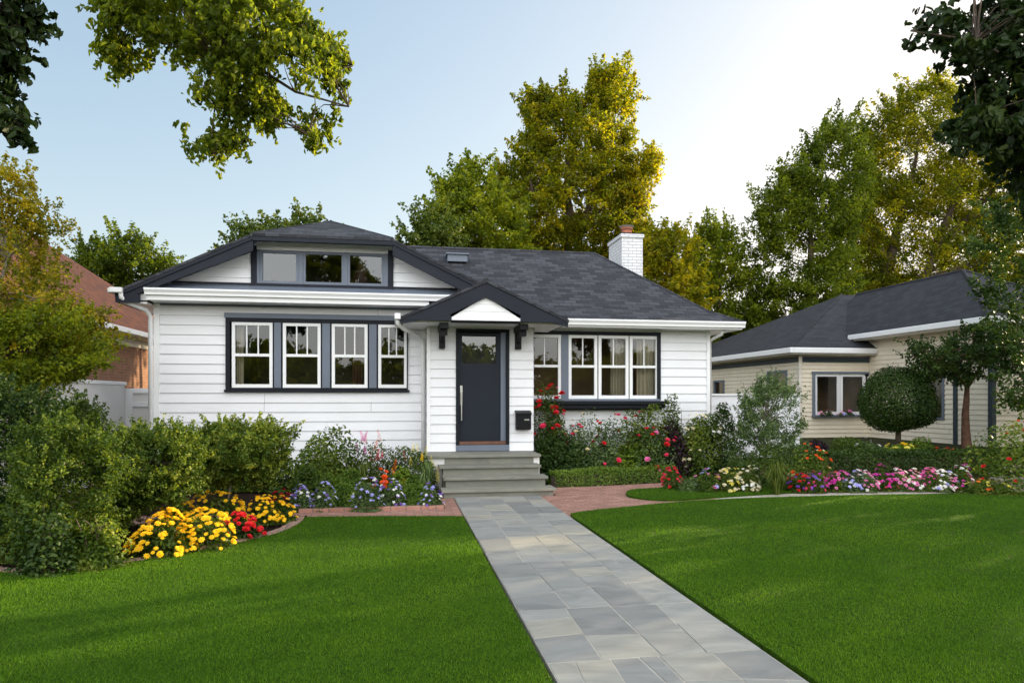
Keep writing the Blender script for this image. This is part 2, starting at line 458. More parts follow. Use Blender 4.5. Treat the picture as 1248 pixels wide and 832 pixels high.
M['leafpurple'] = leafy('purple_leaves', [(0.0, (0.012, 0.008, 0.012)), (0.5, (0.030, 0.014, 0.024)), (1.0, (0.07, 0.03, 0.045))], 0.2)
M['leafbronze'] = leafy('bronze_leaves', [(0.0, (0.05, 0.03, 0.012)), (0.5, (0.11, 0.06, 0.02)), (1.0, (0.17, 0.11, 0.03))], 0.3)

def petal(name, c, var=0.25):
    return leafy(name, [(0.0, tuple(x * (1 - var) for x in c)), (0.5, c), (1.0, tuple(min(0.95, x * (1 + var) + 0.02) for x in c))], 0.25, 0.6, (1, 1, 1))
PET = {
    'yellow': petal('yellow_petals', (0.86, 0.56, 0.012), 0.15), 'red': petal('red_petals', (0.62, 0.022, 0.028)),
    'crimson': petal('crimson_petals', (0.36, 0.010, 0.022)), 'pink': petal('pink_petals', (0.72, 0.20, 0.42)),
    'magenta': petal('magenta_petals', (0.60, 0.04, 0.36)), 'white': petal('white_petals', (0.78, 0.76, 0.70), 0.1),
    'cream': petal('cream_petals', (0.75, 0.66, 0.42), 0.15), 'lavender': petal('lavender_petals', (0.44, 0.42, 0.78)),
    'violet': petal('violet_petals', (0.25, 0.10, 0.50)), 'orange': petal('orange_petals', (0.75, 0.14, 0.02)),
    'lemon': petal('lemon_petals', (0.80, 0.70, 0.12)), 'rose': petal('rose_petals', (0.70, 0.05, 0.13)),
}
M['eye'] = paint('flower_eye', (0.62, 0.30, 0.01), 0.8, 0.2, 30, 0)

# ------------------------------------------------------------------ foliage helpers
def unit(a):
    return a / np.maximum(np.linalg.norm(a, axis=-1, keepdims=True), 1e-9)

def leaf_cards(rs, P, N, L, Wd, droop=0.15, hang=0.0, fold=0.18):
    "a folded four-cornered leaf at each point"
    n = len(P)
    R = unit(rs.normal(size=(n, 3)))
    A = unit(R - N * np.sum(R * N, axis=1, keepdims=True))
    if hang:
        A = unit(A + np.array([0, 0, -hang]))
    S = unit(np.cross(N, A))
    Lc = L * rs.uniform(0.7, 1.25, (n, 1)); Wc = Wd * rs.uniform(0.75, 1.2, (n, 1))
    b = P - A * Lc * 0.5
    mid = P - A * Lc * 0.05
    V = np.stack([b, mid + S * Wc * 0.5 + N * Lc * fold, P + A * Lc * 0.5 - N * Lc * droop, mid - S * Wc * 0.5 + N * Lc * fold], axis=1).reshape(-1, 3)
    Fc = np.arange(n * 4).reshape(-1, 4)
    return V, Fc

def leaf_cards6(rs, P, N, L, Wd, droop=0.12, hang=0.0, fold=0.10):
    "an oval pointed leaf, folded along its midrib"
    n = len(P)
    R = unit(rs.normal(size=(n, 3)))
    A = unit(R - N * np.sum(R * N, axis=1, keepdims=True))
    if hang: A = unit(A + np.array([0, 0, -hang]))
    S = unit(np.cross(N, A)); N = np.cross(A, S)
    Lc = L * rs.uniform(0.65, 1.25, (n, 1)); Wc = Wd * rs.uniform(0.75, 1.2, (n, 1))
    b = P - A * Lc * .5; t = P + A * Lc * .5 - N * Lc * droop
    m1, m2 = P - A * Lc * .22 + N * Lc * fold, P + A * Lc * .16 + N * Lc * fold * .7
    V = np.stack([b, m1 + S * Wc * .46, m2 + S * Wc * .40, t, m2 - S * Wc * .40, m1 - S * Wc * .46], axis=1).reshape(-1, 3)
    i = np.arange(n)[:, None] * 6
    Fc = np.concatenate([i + np.array([[0, 1, 2, 3]]), i + np.array([[0, 3, 4, 5]])], axis=1).reshape(-1, 4)
    return V, Fc

def in_poly(P, poly):
    x, y = P[:, 0], P[:, 1]
    ins = np.zeros(len(P), bool)
    k = len(poly)
    for i in range(k):
        x0, y0 = poly[i]; x1, y1 = poly[(i + 1) % k]
        c = ((y0 > y) != (y1 > y))
        with np.errstate(divide='ignore', invalid='ignore'):
            xi = (x1 - x0) * (y - y0) / (y1 - y0 + 1e-12) + x0
        ins ^= c & (x < xi)
    return ins

def edge_dist(P, poly):
    d = np.full(len(P), 1e9)
    k = len(poly)
    for i in range(k):
        a = np.array(poly[i]); b = np.array(poly[(i + 1) % k])
        ab = b - a
        t = np.clip(((P - a) @ ab) / (ab @ ab + 1e-12), 0, 1)
        d = np.minimum(d, np.linalg.norm(P - (a + t[:, None] * ab), axis=1))
    return d

def sample_poly(rs, poly, n):
    poly = [tuple(p) for p in poly]
    A = np.array(poly)
    lo, hi = A.min(0), A.max(0)
    out = []
    have = 0
    while have < n:
        P = rs.uniform(lo, hi, (max(n, 64) * 2, 2))
        P = P[in_poly(P, poly)]
        out.append(P); have += len(P)
    return np.concatenate(out)[:n]

def noise3(P, s, seed=0):
    "cheap smooth value noise from a few sine waves"
    r = np.random.RandomState(seed + 11)
    acc = np.zeros(len(P))
    for k in range(6):
        d = r.normal(size=3); d /= np.linalg.norm(d)
        acc += np.sin((P @ d) * s * r.uniform(0.7, 1.9) + r.uniform(0, 6.28))
    return acc / 6 * 1.6

def crown_from_clumps(rs, C, cr, per, L, Wd, tint_spread=0.32, up=0.5, hang=0.0, tint_bias=0.0, squash=0.8, sprig=0.6, rise=0.5, six=False):
    nC = len(C)
    cr = np.asarray(cr) * np.ones(nC)
    idx = np.repeat(np.arange(nC), per)
    D = unit(rs.normal(size=(len(idx), 3)))
    rr = rs.uniform(0.15, 1.0, (len(idx), 1)) ** 0.6
    off = D * rr * cr[idx][:, None] * np.array([1, 1, squash])
    # part of the clumps are sprigs: leaves strung along a twig that leaves the crown
    A = unit(unit(C - C.mean(0)) * .8 + rs.normal(size=C.shape) * .45 + np.array([0, 0, rise]))
    s_ = rs.uniform(-1, 1.25, (len(idx), 1))
    off2 = A[idx] * s_ * cr[idx][:, None] * 1.35 + D * rr * cr[idx][:, None] * .42 * np.clip(1.15 - .55 * s_, .25, 1.2)
    isp = (rs.uniform(0, 1, nC) < sprig)[idx][:, None]
    off = np.where(isp, off2, off)
    P = C[idx] + off
    N = unit(D * 0.7 + np.array([0, 0, up]) + rs.normal(size=D.shape) * 0.55)
    V, Fc = (leaf_cards6 if six else leaf_cards)(rs, P, N, L, Wd, hang=hang)
    ct = rs.uniform(-1, 1, nC) * tint_spread
    tint = np.clip(0.5 + tint_bias + ct[idx] + rs.normal(size=len(idx)) * 0.17, 0, 1)
    if six: tint = np.repeat(tint, 2)
    return V, Fc, tint

def branch_path(rs, a, b, n=6, wob=0.08, sag=0.12):
    a, b = np.array(a, float), np.array(b, float)
    L = np.linalg.norm(b - a)
    pts = []
    w = rs.normal(size=3) * wob * L
    for i in range(n):
        t = i / (n - 1)
        p = a * (1 - t) + b * t
        p = p + w * math.sin(math.pi * t) + np.array([0, 0, sag * L * math.sin(math.pi * t)])
        p = p + rs.normal(size=3) * wob * 0.25 * L * (t > 0) * (t < 1)
        pts.append(tuple(p))
    return pts

def tree_px(name, label, poly_px, Y, base, n_clump, per, cr, leaf, mat, bark, depth=2.5, r0=0.25, trunk_top=None, n_branch=26,
            limbs=(), seed=1, hole=-0.75, group=None, cat='tree', up=0.5, hang=0.0, tint_bias=0.0, base_z=0.0, noise_s=None, trunk_name='trunk', depth_k=1.1, smin=0.6, sprig=0.6, rise=0.5, six=False):
    """a tree whose crown fills the outline measured in the photo, at its own distance and with real depth"""
    rs = np.random.RandomState(seed)
    bx, by = base
    root = thing(name, label, cat, (bx, by, base_z), group)
    poly = [(lambda w: (w[0], w[2]))(W(px, py, Y)) for px, py in poly_px]
    Q = sample_poly(rs, poly, n_clump * 3)
    d = edge_dist(Q, poly)
    keep = d > cr * 0.45
    Q, d = Q[keep], d[keep]
    dy = rs.uniform(-1, 1, len(Q)) * np.minimum(depth, d * depth_k + 0.1)
    C = np.stack([Q[:, 0], Y + dy, Q[:, 1]], axis=1)
    ns = noise3(C, noise_s or (1.2 / max(cr, 0.05) * 0.8), seed)
    C = C[ns > hole][:n_clump]
    crs = cr * rs.uniform(smin, 1.15, len(C))
    V, Fc, tint = crown_from_clumps(rs, C, crs, per, leaf[0], leaf[1], up=up, hang=hang, tint_bias=tint_bias, sprig=sprig, rise=rise, six=six)
    O = np.array([bx, by, base_z])
    # trunk and branches
    mb = MB()
    cx, cz = C[:, 0].mean(), C[:, 2].min() * 0.45 + C[:, 2].mean() * 0.55
    top = trunk_top or (cx, Y, cz + (C[:, 2].max() - cz) * 0.45)
    tp = branch_path(rs, (bx, by, base_z - 0.1), top, 8, 0.03, 0.0)
    mb.tube(tp, [r0 * (1.25 if i == 0 else 1) * (1 - 0.75 * i / 7) for i in range(8)], 10)
    for (pts, ra, rb) in limbs:
        k = len(pts)
        mb.tube(pts, [ra + (rb - ra) * i / (k - 1) for i in range(k)], 8)
    tpn = np.array(tp)
    order = rs.permutation(len(C))[:n_branch]
    nodes = np.concatenate([tpn[2:]] + [np.array(l[0][1:]) for l in limbs]) if limbs else tpn[2:]
    for j in order:
        c = C[j]
        thin = .38 if six else 1.0
        dd = np.linalg.norm(nodes - c, axis=1) + np.maximum(0, nodes[:, 2] - c[2]) * 1.5
        a = nodes[np.argmin(dd)]
        L = np.linalg.norm(c - a)
        ra = min(r0 * 0.35, 0.012 + 0.02 * L) * thin
        mb.tube(branch_path(rs, a, c, 5, 0.06, 0.08), [ra, ra * .8, ra * .6, ra * .4, ra * .2], 5, False)
    mb.build(trunk_name, bark, root, smooth=True)
    me = np_mesh('crown', V - O, Fc, tint, [mat])
    link('crown', me, root, (bx, by, base_z))
    return root

def flower_mesh(kind, col):
    key = (kind, col)
    if key in flower_mesh.cache: return flower_mesh.cache[key]
    rs = np.random.RandomState(len(flower_mesh.cache) * 7 + 3)
    V, Fc, mi, ti = [], [], [], []
    def quad(a, b, c, d, m=0, t=None):
        n = len(V); V.extend([a, b, c, d]); Fc.append((n, n + 1, n + 2, n + 3)); mi.append(m); ti.append(rs.uniform(0.2, 0.9) if t is None else t)
    def petals(n, r, z0, z1, w, c=(0, 0, 0), ph=0.0, m=0):
        for k in range(n):
            a = 2 * math.pi * (k + ph) / n
            d = np.array([math.cos(a), math.sin(a), 0]); s = np.array([-math.sin(a), math.cos(a), 0]); c_ = np.array(c, float)
            quad(c_ + d * r * .08 + [0, 0, z0], c_ + d * r * .6 + s * w + [0, 0, z0 * .4 + z1 * .6], c_ + d * r + [0, 0, z1], c_ + d * r * .6 - s * w + [0, 0, z0 * .4 + z1 * .6], m)
    if kind == 'daisy':
        petals(9, 1.0, 0.0, 0.05, 0.27); petals(8, 0.72, 0.10, 0.28, 0.22, ph=.5); petals(6, 0.42, 0.2, 0.4, 0.17, ph=.2)
        petals(5, 0.2, 0.32, 0.34, 0.12, m=1)
    elif kind == 'rose':
        petals(6, 1.0, -0.2, 0.25, 0.5); petals(6, 0.8, -0.1, 0.5, 0.42, ph=.5); petals(5, 0.55, 0.0, 0.62, 0.34, ph=.3); petals(4, 0.32, 0.2, 0.68, 0.22)
    elif kind == 'cluster':
        for k in range(16):
            a = rs.uniform(0, 6.28); r = math.sqrt(rs.uniform(0, 1)) * .8
            petals(4, 0.34, 0, 0.04, 0.13, (r * math.cos(a), r * math.sin(a), 0.45 * (1 - r * r) + rs.uniform(-.08, .08)), rs.uniform(0, 1))
    elif kind == 'spike':
        for k in range(20):
            z = k / 20 * 3.0; a = k * 2.4; r = 0.45 * (1 - z / 3.6)
            petals(4, 0.38 * (1 - z / 5), 0, 0.12, 0.16, (r * math.cos(a), r * math.sin(a), z), rs.uniform(0, 1))
    V = np.array(V)
    me = np_mesh('flower_head', V, np.array(Fc), np.array(ti), [PET[col], M['eye'] if col in ('yellow', 'lemon', 'orange') else PET[col]], np.array(mi))
    flower_mesh.cache[key] = me
    return me
flower_mesh.cache = {}

def put_flowers(root, rs, pts, dirs, kind, col, size, upright=0.5):
    for p, d in zip(pts, dirs):
        c = col[rs.randint(len(col))] if isinstance(col, (list, tuple)) else col
        o = bpy.data.objects.new('flower_head', flower_mesh(kind, c))
        COL.objects.link(o); o.parent = root
        o.location = Vector(p) - ORIGIN[root.name]
        v = Vector(d) * (1 - upright) + Vector((rs.normal() * .2, -0.15 + rs.normal() * .2, upright))
        q = v.normalized().to_track_quat('Z', 'Y') @ Quaternion((0, 0, 1), rs.uniform(0, 6.28))
        o.rotation_mode = 'QUATERNION'; o.rotation_quaternion = q
        s = size * rs.uniform(0.7, 1.25); o.scale = (s, s, s)

def mound(name, label, cat, c, rx, ry, h, n, leaf, mat, seed, z0=0.03, flowers=None, group=None, up=0.4, shell=0.55, lump=0.25, lift=0.0, hang=0.0, strappy=False, stems=0, bark=None, full=False):
    """a rounded plant: leaves through the outer part of a lumpy dome, flower heads as children.
    flowers = list of (kind, colours, size, count, reach)"""
    rs = np.random.RandomState(seed)
    cx, cy = c
    O = np.array([cx, cy, z0])
    def fuller(D):                                  # tall shrubs carry their width up to a blunt top
        if h < .6: return 1.0
        return 1 / (np.abs(D) ** 3).sum(axis=1) ** (1 / 3.0)
    if strappy:
        V, Fc, T = [], [], []
        for k in range(n):
            a = rs.uniform(0, 6.28); sp = rs.uniform(0.15, 1.0)
            d = np.array([math.cos(a), math.sin(a), 0]); s = np.array([-math.sin(a), math.cos(a), 0])
            b = d * rs.uniform(0, .15) * rx
            hh = h * rs.uniform(.6, 1.05) * (1 - .25 * sp)
            pts = [b, b + d * rx * sp * .25 + [0, 0, hh * .55], b + d * rx * sp * .62 + [0, 0, hh * .95], b + d * rx * sp * 1.05 + [0, 0, hh * (.95 - .35 * sp)]]
            ws = [leaf[1] * .7, leaf[1], leaf[1] * .8, leaf[1] * .1]
            for i in range(3):
                m = len(V)
                V += [pts[i] - s * ws[i] / 2, pts[i] + s * ws[i] / 2, pts[i + 1] + s * ws[i + 1] / 2, pts[i + 1] - s * ws[i + 1] / 2]
                Fc.append((m, m + 1, m + 2, m + 3)); T.append(rs.uniform(0, 1))
        V, Fc, tint = np.array(V), np.array(Fc), np.array(T)
    else:
        D = unit(rs.normal(size=(n, 3)))
        if not full:
            D[:, 2] = np.abs(D[:, 2]) - 0.12
        lm = (1 + lump * noise3(D, 3.2, seed)) * fuller(D)
        r = rs.uniform(shell, 1.0, n) * lm
        ctr = np.array([0, 0, h * .5 if full else 0])
        P = D * r[:, None] * np.array([rx, ry, h * .5 if full else h]) + ctr
        P[:, 2] = np.maximum(P[:, 2], 0.02) + lift
        N = unit(D * 0.7 + np.array([0, 0, up]) + rs.normal(size=D.shape) * 0.6)
        V, Fc = leaf_cards(rs, P, N, leaf[0], leaf[1], hang=hang)
        tint = np.clip(0.5 + 0.28 * noise3(P, 4.5 / max(rx, .1), seed + 5) + rs.normal(size=n) * 0.16, 0, 1)
    me = np_mesh(name, V, Fc, tint, [mat])
    root = link(name, me, None, (cx, cy, z0))
    tag(root, label, cat, group)
    if stems:
        mb = MB()
        for k in range(stems):
            a = rs.uniform(0, 6.28); e = np.array([cx + math.cos(a) * rx * rs.uniform(.2, .8), cy + math.sin(a) * ry * rs.uniform(.2, .8), z0 + lift + h * rs.uniform(.5, .9)])
            s0 = np.array([cx + rs.normal() * .06, cy + rs.normal() * .06, z0 - .02])
            mb.tube(branch_path(rs, s0, e, 5, .05, .05), [.014, .012, .009, .006, .003], 5, False)
        mb.build('stem', bark or M['bark'], root, smooth=True)
    for (kind, col, size, cnt, reach) in (flowers or []):
        if kind == 'rose' and size > .04: size *= 1.1; cnt = int(cnt * 1.5)
        D = unit(rs.normal(size=(cnt * 4, 3)))
        D[:, 2] = np.abs(D[:, 2])
        D = D[(D[:, 2] > 0.12) & (D[:, 1] < 0.55)][:cnt]
        lm = (1 + lump * noise3(D, 3.2, seed)) * fuller(D)
        P = D * (lm * reach)[:, None] * np.array([rx, ry, h]) + O + [0, 0, lift]
        put_flowers(root, rs, P, D, kind, col, size, .93 if kind == 'spike' else .5)
    return root

def px_mound(px0, px1, top, bot, gz=0.03):
    "ground centre, half width and height of a plant seen in that box"
    cx = (px0 + px1) / 2
    gx, gy = G(cx, bot, gz)
    t = (EYE - gz) / ((bot - HZ) / F_PX)
    return (gx, gy), (px1 - px0) / 2 / F_PX * t, (bot - top) / F_PX * t

def smooth_line(pts, n=8, closed=False):
    out = []
    k = len(pts)
    rng = range(k if closed else k - 1)
    for i in rng:
        p0 = pts[(i - 1) % k] if closed or i > 0 else pts[0]
        p1, p2 = pts[i], pts[(i + 1) % k]
        p3 = pts[(i + 2) % k] if closed or i + 2 < k else pts[-1]
        for j in range(n):
            t = j / n
            out.append(tuple(0.5 * ((2 * p1[a]) + (-p0[a] + p2[a]) * t + (2 * p0[a] - 5 * p1[a] + 4 * p2[a] - p3[a]) * t * t + (-p0[a] + 3 * p1[a] - 3 * p2[a] + p3[a]) * t ** 3) for a in range(len(p1))))
    if not closed: out.append(tuple(pts[-1]))
    return out

# ================================================================== the setting
def sheet(name, poly, z0, z1, mat, kind='structure'):
    mb = MB(); mb.prism(poly, 'z', z1, z0)
    o = mb.build(name, mat); tag(o, kind=kind); return o

mb = MB(); mb.face([(-300, -200, 0), (300, -200, 0), (300, 400, 0), (-300, 400, 0)])
tag(mb.build('ground', M['soil']), kind='structure')
sheet('garden_bed', [(-9, 5.9), (0.86, 5.9), (0.86, 10.7), (2.3, 10.7), (2.3, 8.5), (20, 8.5), (20, 15.2), (-9, 15.2)], -0.1, 0.012, M['mulch'])
# raised ground of the neighbouring garden
sheet('terrace', [(9.4, 13.35), (30, 12.6), (30, 30), (9.0, 30)], -0.1, 0.36, M['soil'])

# ---- lawns
curveL = smooth_line([G(-60, 700), G(0, 704), G(60, 705), G(150, 693), G(250, 675.5), G(335, 656), G(366, 642), G(372, 634.5)], 6)
lawnL = [(0.83, -1.5), (0.83, 8.95)] + [G(465, 633.5)] + curveL[::-1] + [(-5.2, 7.4), (-9, 7.6), (-9, -1.5)]
edgeR = smooth_line([(2.25, 8.2), (2.25, 8.72), (2.38, 9.0), G(760, 622), G(860, 613), G(1000, 608), G(1130, 605.5), G(1248, 603.5), (13.5, 9.3)], 6)
lawnR = [(2.25, -1.5)] + edgeR + [(16, 9.1), (16, -1.5)]
islandF = smooth_line([G(800, 598), G(770, 600), G(763, 605.5), G(775, 610), G(820, 613), G(900, 607), G(1000, 601.5), G(1130, 599), G(1236, 599.5)], 6)
island = islandF + [G(1236, 590), G(1100, 588), G(900, 590), G(830, 594)]
for poly in (lawnL, lawnR, island):
    sheet('lawn', poly, -0.05, 0.055, M['turf'])

def make_grass(poly, seed, name):
    rs = np.random.RandomState(seed)
    A = np.array(poly)
    P = []
    for (d0, d1, dens) in ((0, 5.2, 11000), (5.2, 7.2, 7000), (7.2, 9.2, 4200), (9.2, 13, 2600), (13, 18, 800)):
        lo, hi = A.min(0), A.max(0)
        lo = np.maximum(lo, [-9, 2.2]); hi = np.minimum(hi, [13.5, 20])
        n = int((hi[0] - lo[0]) * (hi[1] - lo[1]) * dens)
        Q = rs.uniform(lo, hi, (n, 2))
        d = np.hypot(Q[:, 0], Q[:, 1])
        Q = Q[(d >= d0) & (d < d1)]
        # only where the photograph, or one taken a step aside, can look
        u = (Q[:, 0] * CT - Q[:, 1] * ST) / (Q[:, 0] * ST + Q[:, 1] * CT)
        Q = Q[np.abs(u) < 1.25]
        P.append(Q[in_poly(Q, poly)])
    P = np.concatenate(P)
    n = len(P)
    d = np.hypot(P[:, 0], P[:, 1])
    P3 = np.column_stack([P, np.full(n, 0.05)])
    az = rs.uniform(0, 6.28, n)
    w = (0.0036 + 0.0006 * d) * rs.uniform(.7, 1.3, n)
    h = rs.uniform(0.011, 0.026, n) * (1 + .12 * noise3(P3, 3.0, seed))
    lean = rs.uniform(0.1, 0.9, n) * h
    la = rs.uniform(0, 6.28, n)
    sx = np.column_stack([np.cos(az), np.sin(az), np.zeros(n)]) * w[:, None] / 2
    tip = P3 + np.column_stack([np.cos(la) * lean, np.sin(la) * lean, h])
    V = np.stack([P3 - sx, P3 + sx, tip], axis=1).reshape(-1, 3)
    tint = np.clip(0.5 + 0.20 * noise3(P3, 1.6, seed + 1) + 0.14 * noise3(P3, .6, seed + 9) + 0.12 * noise3(P3, 7, seed + 2) + rs.normal(size=n) * 0.2, 0, 1)
    me = np_mesh(name, V, np.arange(n * 3).reshape(-1, 3), tint, [M['grass']])
    o = link(name, me)
    return o
for poly, s, lb in ((lawnL, 1, 'short mown green grass of the left lawn'), (lawnR, 2, 'short mown green grass right of the stone path'), (island, 3, 'narrow strip of grass before the curved flower row')):
    tag(make_grass(poly, s, 'grass'), lb, 'grass', kind='stuff')

# ---- bluestone path
rnd = random.Random(5)
PX0, PX1, PY0, PY1 = 0.86, 2.22, 1.0, 10.74
mb = MB(); mb.box(PX0, PX1 + .0, PY0, PY1, -0.06, 0.0425)
tag(mb.build('path_bed', M['mortar']), kind='structure')
mb = MB()
def slab(poly, tint, dz):
    g = rnd.uniform(.004, .008)
    cx = sum(p[0] for p in poly) / len(poly); cy = sum(p[1] for p in poly) / len(poly)
    q = []
    for x, y in poly:
        dx, dy = x - cx, y - cy
        q.append((x - math.copysign(g, dx), y - math.copysign(g, dy)))
    z = 0.044 + dz
    mb.prism([(x, y) for x, y in q], 'z', z, 0.0, tint)
def band_line(y, ncol):
    return [PX0] + [PX0 + (PX1 - PX0) * (k + rnd.uniform(-.16, .16)) / ncol for k in range(1, ncol)] + [PX1]
y = PY1
while y > PY0 + 0.2:
    band = rnd.uniform(1.2, 2.0) if y > 5.8 else rnd.uniform(.8, 1.3)
    yb = max(PY0, y - band)
    nc = 4 if y > 8 else rnd.choice([3, 4])
    top_, bot_ = band_line(y, nc), band_line(y, nc)
    if y > 6.5: bot_ = [t + (0 if i in (0, nc) else rnd.uniform(-.02, .02)) for i, t in enumerate(top_)]
    ty = 0.0
    for k in range(nc):
        xl_ = lambda yy: top_[k] + (bot_[k] - top_[k]) * (y - yy) / (y - yb)
        xr_ = lambda yy: top_[k + 1] + (bot_[k + 1] - top_[k + 1]) * (y - yy) / (y - yb)
        yl = yr = y
        while yl > yb + 1e-6:
            ln = rnd.uniform(.26, .60)
            tl = rnd.uniform(-.015, .015) if y > 6.5 else rnd.uniform(-.10, .10)
            nl, nr = yl - ln, yl - ln + tl
            if min(nl, nr) < yb + .2: nl = nr = yb
            c4 = [(xl_(nl), nl), (xr_(nr), nr), (xr_(yr), yr), (xl_(yl), yl)]
            if y < 6.8 and rnd.random() < .35 and ln > .4:      # a cracked stone
                f1, f2 = rnd.uniform(.25, .75), rnd.uniform(.25, .75)
                p = (c4[0][0] + (c4[1][0] - c4[0][0]) * f1, c4[0][1] + (c4[1][1] - c4[0][1]) * f1)
                q = (c4[3][0] + (c4[2][0] - c4[3][0]) * f2, c4[3][1] + (c4[2][1] - c4[3][1]) * f2)
                t_ = rnd.random()
                slab([c4[0], p, q, c4[3]], t_, rnd.uniform(0, .004)); slab([p, c4[1], c4[2], q], min(1, t_ + .15), rnd.uniform(0, .004))
            else:
                slab(c4, rnd.random(), rnd.uniform(0, .005))
            yl, yr = nl, nr
    y = yb
tag(mb.build('path', M['blue'], bevel=0.002), kind='structure')

# ---- brick paving
sheet('brick_path', [(2.235, 8.6), (2.235, 10.74), (2.5, 10.75), (2.52, 11.7), G(720, 594.5), G(770, 592), G(818, 589.5), G(850, 584), G(880, 575.5), G(1010, 574), G(1010, 580), G(830, 584),
                     G(845, 590), G(872, 598), G(872, 622), (3.2, 8.6)], -0.05, 0.030, M['paver'])
sheet('walkway', [G(868, 618), G(868, 596), G(1000, 590), G(1300, 590), G(1300, 612), G(1000, 618)], -0.05, 0.026, M['concrete'])
yb0, yb1 = G(460, 634)[1], G(460, 625.5)[1]
sheet('brick_strip', [(-4.2, yb0 + .05), (-1.2, yb0 + .03), (0.845, yb0 - .05), (0.845, 10.72), (0.64, 10.72), (0.64, yb1), (-1.3, yb1 + .06), (-4.2, yb1 + .1)], -0.05, 0.034, M['paver'])
# raised brick-on-edge kerb of the bed and worn edging of the round bed
mb = MB()
mb.box(-1.35, 0.63, yb1 + .02, yb1 + .10, -.05, .085)
tag(mb.build('bed_kerb', M['paver'], bevel=.006), kind='structure')
mb = MB()
cl = [np.array(p) for p in curveL]
for i in range(len(cl) - 1):
    d = cl[i + 1] - cl[i]; L = np.linalg.norm(d)
    if L < 1e-4: continue
    d = d / L; n_ = np.array([-d[1], d[0]])
    a, b = cl[i] + d * .008, cl[i + 1] - d * .008
    o0, o1 = .012, .125
    mb.prism([tuple(a + n_ * o0), tuple(b + n_ * o0), tuple(b + n_ * o1), tuple(a + n_ * o1)], 'z', .062 + rnd.uniform(0, .008), -.05, rnd.random())
tag(mb.build('bed_edging', M['edging'], bevel=.006), kind='structure')
# mulch chips scattered over the front of the round bed and behind the kerb
def chips(poly, n, seed):
    rs = np.random.RandomState(seed)
    P = sample_poly(rs, poly, n)
    P3 = np.column_stack([P, rs.uniform(.014, .045, n)])
    N = unit(rs.normal(size=(n, 3)) * .5 + [0, 0, 1])
    V, Fc = leaf_cards(rs, P3, N, .05, .022, droop=.05, fold=.05)
    o = link('mulch_chips', np_mesh('mulch_chips', V, Fc, rs.uniform(0, 1, n), [M['mulch']]))
    tag(o, 'dark bark mulch chips scattered over the flower bed', 'mulch', kind='stuff')
chips([tuple(p + np.array([0, .15])) for p in cl] + [(-1.5, 9.4), (-4.5, 9)], 9000, 4)
chips([(-1.4, yb1 + .1), (.62, yb1 + .1), (.62, 10.6), (-1.4, 10.6)], 4000, 5)

# ================================================================== the white bungalow
house = thing('bungalow', 'white weatherboard bungalow with charcoal shingle roof and dark navy front door', 'house', (1.0, 13.1, 0))

def siding(mb, p0, p1, z0, z1, pitch=0.175, lap=0.020, holes=(), lims=None, zref=0.0):
    """lapped boards on a wall from p0 to p1 (seen left to right from outside); holes = (s0, s1, za, zb); lims(z) -> (smin, smax)"""
    p0, p1 = Vector((p0[0], p0[1], 0)), Vector((p1[0], p1[1], 0))
    d = (p1 - p0); L = d.length; d.normalize(); nrm = Vector((d.y, -d.x, 0))
    def pt(s, z, off): return p0 + d * s + nrm * off + Vector((0, 0, z))
    k0 = math.floor((z0 - zref) / pitch)
    zb = zref + k0 * pitch
    while zb < z1:
        zt = zb + pitch
        lo, hi = max(zb, z0), min(zt, z1)
        if hi - lo > 1e-4:
            brk = sorted({lo, hi} | {z for h in holes for z in (h[2], h[3]) if lo < z < hi})
            for a, b in zip(brk, brk[1:]):
                mid = (a + b) / 2
                iv = [(0.0, L)]
                for h in holes:
                    if h[2] < mid < h[3]:
                        nv = []
                        for s, e in iv:
                            if h[0] > s: nv.append((s, min(e, h[0])))
                            if h[1] < e: nv.append((max(s, h[1]), e))
                        iv = [(s, e) for s, e in nv if e - s > 1e-4]
                oa, ob = lap * (1 - (a - zb) / pitch), lap * (1 - (b - zb) / pitch)
                tint = random.Random(int(zb * 1000)).random()
                for s, e in iv:
                    sa, ea, sb, eb = s, e, s, e
                    if lims:
                        la, lb = lims(a), lims(b)
                        sa, ea = max(s, la[0]), min(e, la[1]); sb, eb = max(s, lb[0]), min(e, lb[1])
                        if ea <= sa and eb <= sb: continue
                        if eb < sb: sb = eb = (sb + eb) / 2
                        if ea < sa: sa = ea = (sa + ea) / 2
                    jr = random.Random(int(zb * 7919) + int(s * 100)); q = 0.0; cutsj = []
                    while True:
                        q += jr.uniform(1.6, 3.4)
                        if q > e - s - .5: break
                        cutsj.append(s + q)
                    if lims: cutsj = []
                    ed = [sa] + cutsj + [ea]; et = [sb] + cutsj + [eb]
                    for jj in range(len(ed) - 1):
                        g0 = .0025 if jj > 0 else 0; g1 = .0025 if jj < len(ed) - 2 else 0
                        mb.face([pt(ed[jj] + g0, a, oa), pt(ed[jj + 1] - g1, a, oa), pt(et[jj + 1] - g1, b, ob), pt(et[jj] + g0, b, ob)], jr.random())
                    if abs(a - zb) < 1e-6:
                        mb.face([pt(sa, a, -.004), pt(ea, a, -.004), pt(ea, a, oa), pt(sa, a, oa)], tint)
        zb = zt

# key numbers
YL, YE, YR, YB = 13.1, 12.5, 13.3, 19.0           # left wall, entry wall, right wall, back
XL, XE0, XE1, XR = -4.29, 0.53, 2.48, 6.33
GCX, GZ, GK = -1.33, 5.10, 0.478                  # gable centre, ridge height, pitch
gz = lambda x: GZ - GK * abs(x - GCX)

